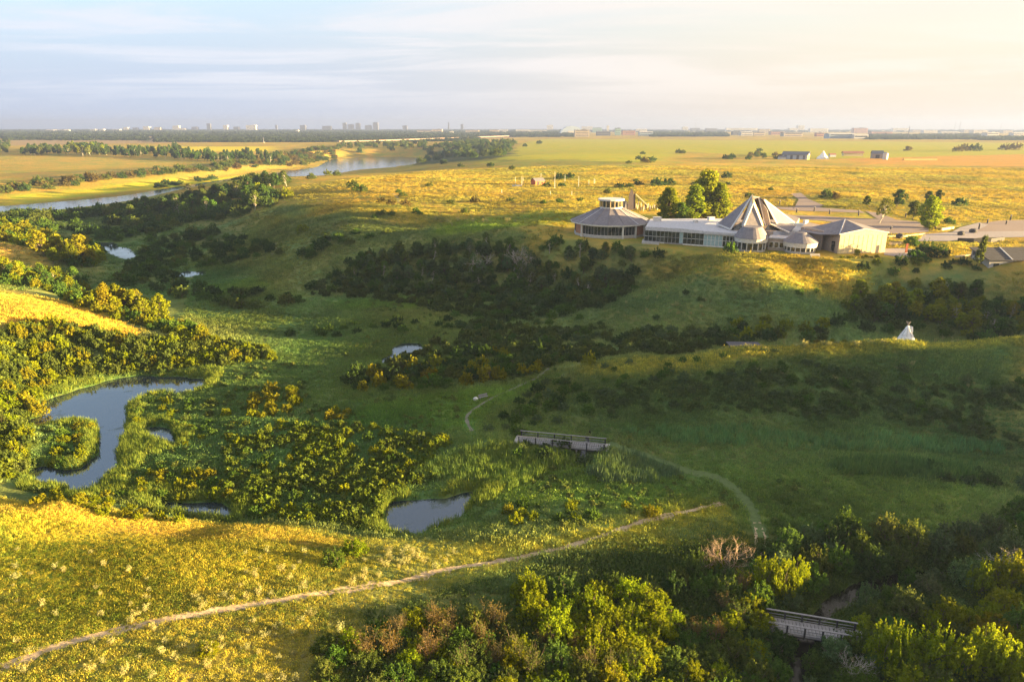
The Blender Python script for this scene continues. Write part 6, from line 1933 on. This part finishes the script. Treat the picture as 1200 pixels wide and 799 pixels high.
# creek water
def strip(name, line, wd, label):
    p = np.array(line); tn = np.gradient(p, axis=0); tn /= np.linalg.norm(tn, axis=1)[:, None]; nr = np.stack([-tn[:, 1], tn[:, 0]], 1)
    a = p + nr * wd; b = p - nr * wd; n = len(p)
    co = np.concatenate([np.c_[a, np.full(n, POND_Z)], np.c_[b, np.full(n, POND_Z)]])
    i = np.arange(n - 1); f = np.stack([i, n + i, n + i + 1, i + 1], 1)
    me = mesh_np(name, co, f, M_CREEK)
    if me.polygons[0].normal.z < 0: me.flip_normals()
    tag(link(name, me), label, kind='structure')


strip('creek', CREEK_NEAR, 1.9, 'dark creek passing under the near footbridge')
strip('creek', CREEK_FAR, 1.0, 'narrow creek passing under the far footbridge')

# bench and white stone in the mown meadow
a = at(566.5, 467); o = empty('bench', a, .55); tag(o, 'grey bench on the mown meadow beside the thin footpath', 'bench')
MB().box((0, 0, .48), (2.3, .55, .1)).build('seat', M_DECK, o); MB().box((0, .3, .85), (2.3, .08, .4)).build('backrest', M_DECK, o)
for sx_ in (-.9, .9): MB().box((sx_, 0, .2), (.12, .5, .5)).build('leg', M_STEEL, o)
bm = bmesh.new(); bmesh.ops.create_icosphere(bm, subdivisions=2, radius=.62); r_ = np.random.default_rng(2)
for v_ in bm.verts: v_.co *= 1 + r_.normal() * .07; v_.co.z *= .75
me = bpy.data.meshes.new('boulder'); bm.to_mesh(me); bm.free(); me.materials.append(M_WHITE)
tag(link('boulder', me, None, at(557.5, 469) + Vector((0, 0, .3))), 'white stone left of the grey bench on the mown meadow', 'boulder')

# ------------------------------------------------------------------ the town on the horizon
M_CITYW = material('city_white', (.50, .49, .48), .8); M_CITYG = material('city_grey', (.10, .11, .14), .8); M_CITYC = material('city_cream', (.42, .36, .28), .8); M_CITYB = material('city_blue', (.24, .32, .42), .6)
M_CITYR = material('city_red', (.36, .20, .16), .8); M_CITYT = material('city_teal', (.22, .36, .36), .6)
KEY = {'w': ('white', M_CITYW), 'g': ('grey', M_CITYG), 'c': ('cream', M_CITYC), 'b': ('blue-grey', M_CITYB), 'r': ('red-brown', M_CITYR), 't': ('teal', M_CITYT)}
CITY = [(54, 63, 152.4, 155, 'w'), (67, 76, 152.4, 155, 'w'), (77, 81, 152.6, 155, 'w'), (106, 112, 152, 154.5, 'w'), (117, 122, 151.8, 154.5, 'w'), (132, 140, 151.8, 154, 'w'), (145, 150, 149.6, 153, 'w'), (156, 161, 150, 153, 'g'), (168, 175, 148.6, 152, 'w'), (181, 188, 149.5, 152.5, 'c'),
        (203, 210, 146.6, 151, 'w'), (211, 217, 150.6, 152.6, 'w'), (225, 231, 149, 152, 'g'), (243, 247, 143.6, 151, 'g'), (262, 267, 146, 151, 'w'), (274, 280, 149, 152, 'g'), (289, 300, 145.8, 151.5, 'w'), (323, 325, 145.6, 151, 'g'), (352, 358, 145.8, 151, 'g'), (347, 350, 153, 156, 'w'), (378, 388, 148, 151.5, 'g'),
        (402, 406, 142.6, 151, 'g'), (408, 414, 144.6, 151, 'g'), (417, 422, 143, 151, 'g'), (428, 435, 146, 151, 'g'), (437.5, 443, 142, 151, 'g'), (472, 477, 147.5, 151, 'g'), (489, 506, 152.8, 156, 'c'), (507, 518, 151.8, 156, 'c'), (527, 531, 154.6, 157, 'w'), (525, 526.6, 142, 152, 'g'), (540, 543, 144.5, 151, 'g'), (546, 561, 152.6, 156.6, 'c'), (574, 584, 152.4, 156.4, 'c'), (585, 595, 152.6, 155.6, 'w'),
        (605, 620, 152.4, 156, 'w'), (621, 640, 153, 156, 'w'), (641, 648, 147, 150.5, 'w'), (674, 690, 152.6, 160.5, 'c'), (682, 694, 148.6, 153, 'w'), (695, 705, 150, 155.5, 't'), (711, 713.5, 147.6, 155, 'w'), (700, 715, 154.6, 159, 'g'), (721, 727, 150.5, 158.5, 't'), (730, 744, 153.4, 158.4, 'r'), (746, 758, 151.6, 155, 'w'), (750, 765, 155, 159, 'b'),
        (800, 806, 149, 153, 'w'), (810, 820, 150.5, 154, 'g'), (828, 840, 151, 155, 'g'), (852, 887, 150.6, 154.4, 'w'), (859, 868, 154.4, 158.4, 'g'), (869, 882, 155, 159, 'w'), (883.5, 896, 155, 159, 'c'), (890, 902, 151.6, 155.6, 'c'), (904, 917, 154.4, 158, 'r'), (919, 940, 156, 160, 'c'), (925, 934, 150.6, 154.4, 'w'), (935, 942, 147.4, 154, 'w'), (950, 970, 151, 155, 'w'), (957, 965, 156, 160, 'r'), (972, 1000, 157, 162.4, 'b'),
        (1001, 1016, 150.4, 156, 'r'), (1001, 1017, 158, 162.8, 'w'), (1022, 1045, 154.6, 157.6, 'r'), (1047, 1064, 150.6, 154.4, 'w'), (1070, 1080, 152.6, 155, 'c'), (1083, 1098, 153, 156, 'w'), (1104, 1124, 155, 157.2, 'w'), (1130, 1138, 152.4, 155.6, 'c'), (1141, 1156, 153, 157.4, 'w'), (1157, 1170, 156, 160.6, 'w'), (1176, 1186, 153, 156, 'c'), (1188, 1199, 156, 159, 'w')]
cnt = {}
for u0, u1, vt, vb, k in sorted(CITY):
    vbb = min(max(vb, 152.6), 162.5); D = 40 / math.tan(PITCH + math.atan((vbb - 399.5) / F))
    D = min(max(D, 2500), 7600)
    wd = (u1 - u0) * D / F; zb = 19.5; zt = on_plane_y((u0 + u1) / 2, vt, D).z
    hh = max((zt - zb) * (.85 if vt < 147 else 1), 5); x_ = ((u0 + u1) / 2 - 600) / F * (D * CP + 40 * SP)
    kind = 'tower' if hh > wd * 1.2 else 'hall' if wd > 3.2 * hh else 'building'
    nm, mt = KEY[k]
    o = empty('town_' + kind, (x_, D, zb)); dp = max(12, min(wd * .8, 45))
    MB().box((0, dp / 2, hh / 2), (wd, dp, hh)).build('wall', mt, o)
    rm = MB()
    if kind == 'hall': rm.slab([(-wd / 2 - .6, -.6, hh), (wd / 2 + .6, -.6, hh), (wd / 2 + .6, dp / 2, hh + 2.2), (-wd / 2 - .6, dp / 2, hh + 2.2)], .5).slab([(-wd / 2 - .6, dp + .6, hh), (wd / 2 + .6, dp + .6, hh), (wd / 2 + .6, dp / 2, hh + 2.2), (-wd / 2 - .6, dp / 2, hh + 2.2)], .5)
    else: rm.box((0, dp / 2, hh + .5), (wd + .8, dp + .8, 1)).box((wd * .15, dp / 2, hh + 2.2), (wd * .3, dp * .4, 2.6))
    rm.build('roof', M_CITYW if k in 'wb' else M_CITYG, o)
    bn = MB(); nf = max(1, int(hh / 7))
    for f_ in range(nf): bn.box((0, -.15, hh * (f_ + .55) / nf), (wd * .88, .3, hh / nf * .35))
    bn.build('window_band', M_GLASS, o)
    side = 'left' if u0 < 400 else 'middle' if u0 < 800 else 'right'
    cnt.setdefault((nm, kind, side), []).append(o)
for (nm, kind, side), it in cnt.items():
    n = len(it); pl_ = {'tower': 'towers', 'hall': 'long halls', 'building': 'blocks'}[kind]
    for i, o in enumerate(it):
        tag(o, None, 'building', 'town buildings on the horizon')
        if n == 1: o['label'] = f'only far {nm} {pl_[:-1]} on the {side} stretch of the horizon'
        else:
            w_ = 'leftmost' if i == 0 else 'rightmost' if i == n - 1 else ORD[i] + '-from-left' if i < n / 2 else ORD[n - 1 - i] + '-from-right'
            o['label'] = f'{w_} of the far {nm} {pl_} on the {side} stretch of the horizon'
# big arched hangar
D = 4200.0; x0, x1 = (656 - 600) / F * D * .97, (682 - 600) / F * D * .97
o = empty('arched_hangar', ((x0 + x1) / 2, D, 19.5)); tag(o, 'large pale blue arched hangar on the horizon', 'hangar')
R_ = (x1 - x0) / 2; m = MB(); hA = 46.0; N_ = 14
pt = [(-R_ * math.cos(math.pi * i / N_), hA * math.sin(math.pi * i / N_)) for i in range(N_ + 1)]
m.v = [(a, 0, b) for a, b in pt] + [(a, 90, b) for a, b in pt]
m.f = [(i, i + 1, N_ + 2 + i, N_ + 1 + i) for i in range(N_)] + [tuple(range(N_ + 1))[::-1], tuple(range(N_ + 1, 2 * N_ + 2))]
m.build('arched_shell', material('hangar_blue', (.36, .46, .62), .6), o); MB().box((0, -.3, 9), (R_ * .7, .6, 18)).build('hangar_door', M_CITYW, o)
for u, vt, vb, lb in ((815, 140.5, 154, 'thin mast standing left of the long white hall'), (1066, 148, 163, 'thin mast before the dark shelterbelt'), (1119, 143, 155, 'left of two thin masts at the right horizon'), (1125, 142, 156, 'right of two thin masts at the right horizon'), (1173, 145, 155, 'thin mast near the right edge of the horizon'), (307, 161, 167, 'pale pole by the far road left of the river')):
    D = min(40 / math.tan(PITCH + math.atan((vb - 399.5) / F)), 6500); x_ = (u - 600) / F * D * CP; zt = on_plane_y(u, vt, D).z
    o = empty('mast', (x_, D, 19.5)); tag(o, lb, 'mast')
    MB().cone((0, 0), 1.5, .7, 0, zt - 19.5, 5).build('mast_shaft', M_CITYG, o); MB().box((0, 0, .6), (5, 5, 1.2)).build('mast_base', M_CONC, o)
    for k in range(3): MB().box((0, 0, (zt - 19.5) * (.6 + .15 * k)), (4, 1, .8)).build('cross_arm', M_CITYG, o)
# the far road bank and bridge beyond the river bend
p0 = [(395, 166.2), (440, 165.4), (490, 163.6), (540, 161.8), (600, 159.6)]
pw = []
for u, v in p0:
    D = 40 / math.tan(PITCH + math.atan((v - 399.5) / F)); pw.append(Vector(((u - 600) / F * D * CP, D, 21.0)))
m = MB()
for a_, b_ in zip(pw, pw[1:]): m.bar(a_, b_, 12, 3)
tag(m.build('road', M_LOT), 'pale far road on its bank crossing the view beyond the river', kind='structure')

# far woods: one mass
wx = []; 
for n_, ur, vr in ((9000, (-60, 650), (152.2, 159)), (2600, (180, 560), (158, 164.5)), (900, (640, 1230), (152, 155)), (700, (1016, 1150), (158.5, 163.6)), (420, (1152, 1235), (161, 164.6)), (240, (764, 790), (156, 160)), (420, (790, 852), (156.5, 160)), (500, (0, 170), (158, 163)), (300, (600, 680), (155.5, 160))):
    u = rng.uniform(*ur, n_); D = 40 / np.tan(PITCH + np.arctan((rng.uniform(*vr, n_) - 399.5) / F)); D = np.clip(D, 1500, 8800)
    wx.append(np.stack([(u - 600) / F * D * CP, D, np.full(n_, 19.0)], 1))
wx = np.concatenate(wx); wx[:, 2] = np.maximum(H(wx[:, 0], wx[:, 1]), 6) - .5
k = sdist(RIVER, wx[:, 0], wx[:, 1]) > 15; wx = wx[k]
sz = rng.uniform(7, 15, len(wx)) * np.clip(wx[:, 1] / 3500, .55, 1.25)
tn = np.tile((.05, .07, .035), (len(wx), 1)) * rng.uniform(.7, 1.3, len(wx))[:, None]
mass('far_woods', 'dark far-off woods along the horizon', wx, np.stack([sz * 1.5, sz * 1.5, sz * .62], 1), tn, LOWBUSH, .03)

# ------------------------------------------------------------------ the air
hz = bpy.data.materials.new('haze'); hz.use_nodes = True
t = NT(hz.node_tree)
vol = t.n('ShaderNodeVolumePrincipled', {'Color': (.20, .27, .52, 1), 'Density': .00013, 'Anisotropy': .2})
t.n('ShaderNodeOutputMaterial', {'Volume': vol.outputs[0]})
bm = bmesh.new(); bmesh.ops.create_cube(bm, size=1.0)
me = bpy.data.meshes.new('haze'); bm.to_mesh(me); bm.free(); me.materials.append(hz)
ho = link('haze', me)
z0, z1 = float(Z.min()) - 1.0, 140.0
ho.scale = (float(GX[-1] - GX[0]) + 60, float(GY[-1] - GY[0]) + 60, z1 - z0); ho.location = (float(GX[-1] + GX[0]) / 2, float(GY[-1] + GY[0]) / 2, (z0 + z1) / 2)
tag(ho, 'thin evening haze over the plain', kind='stuff')
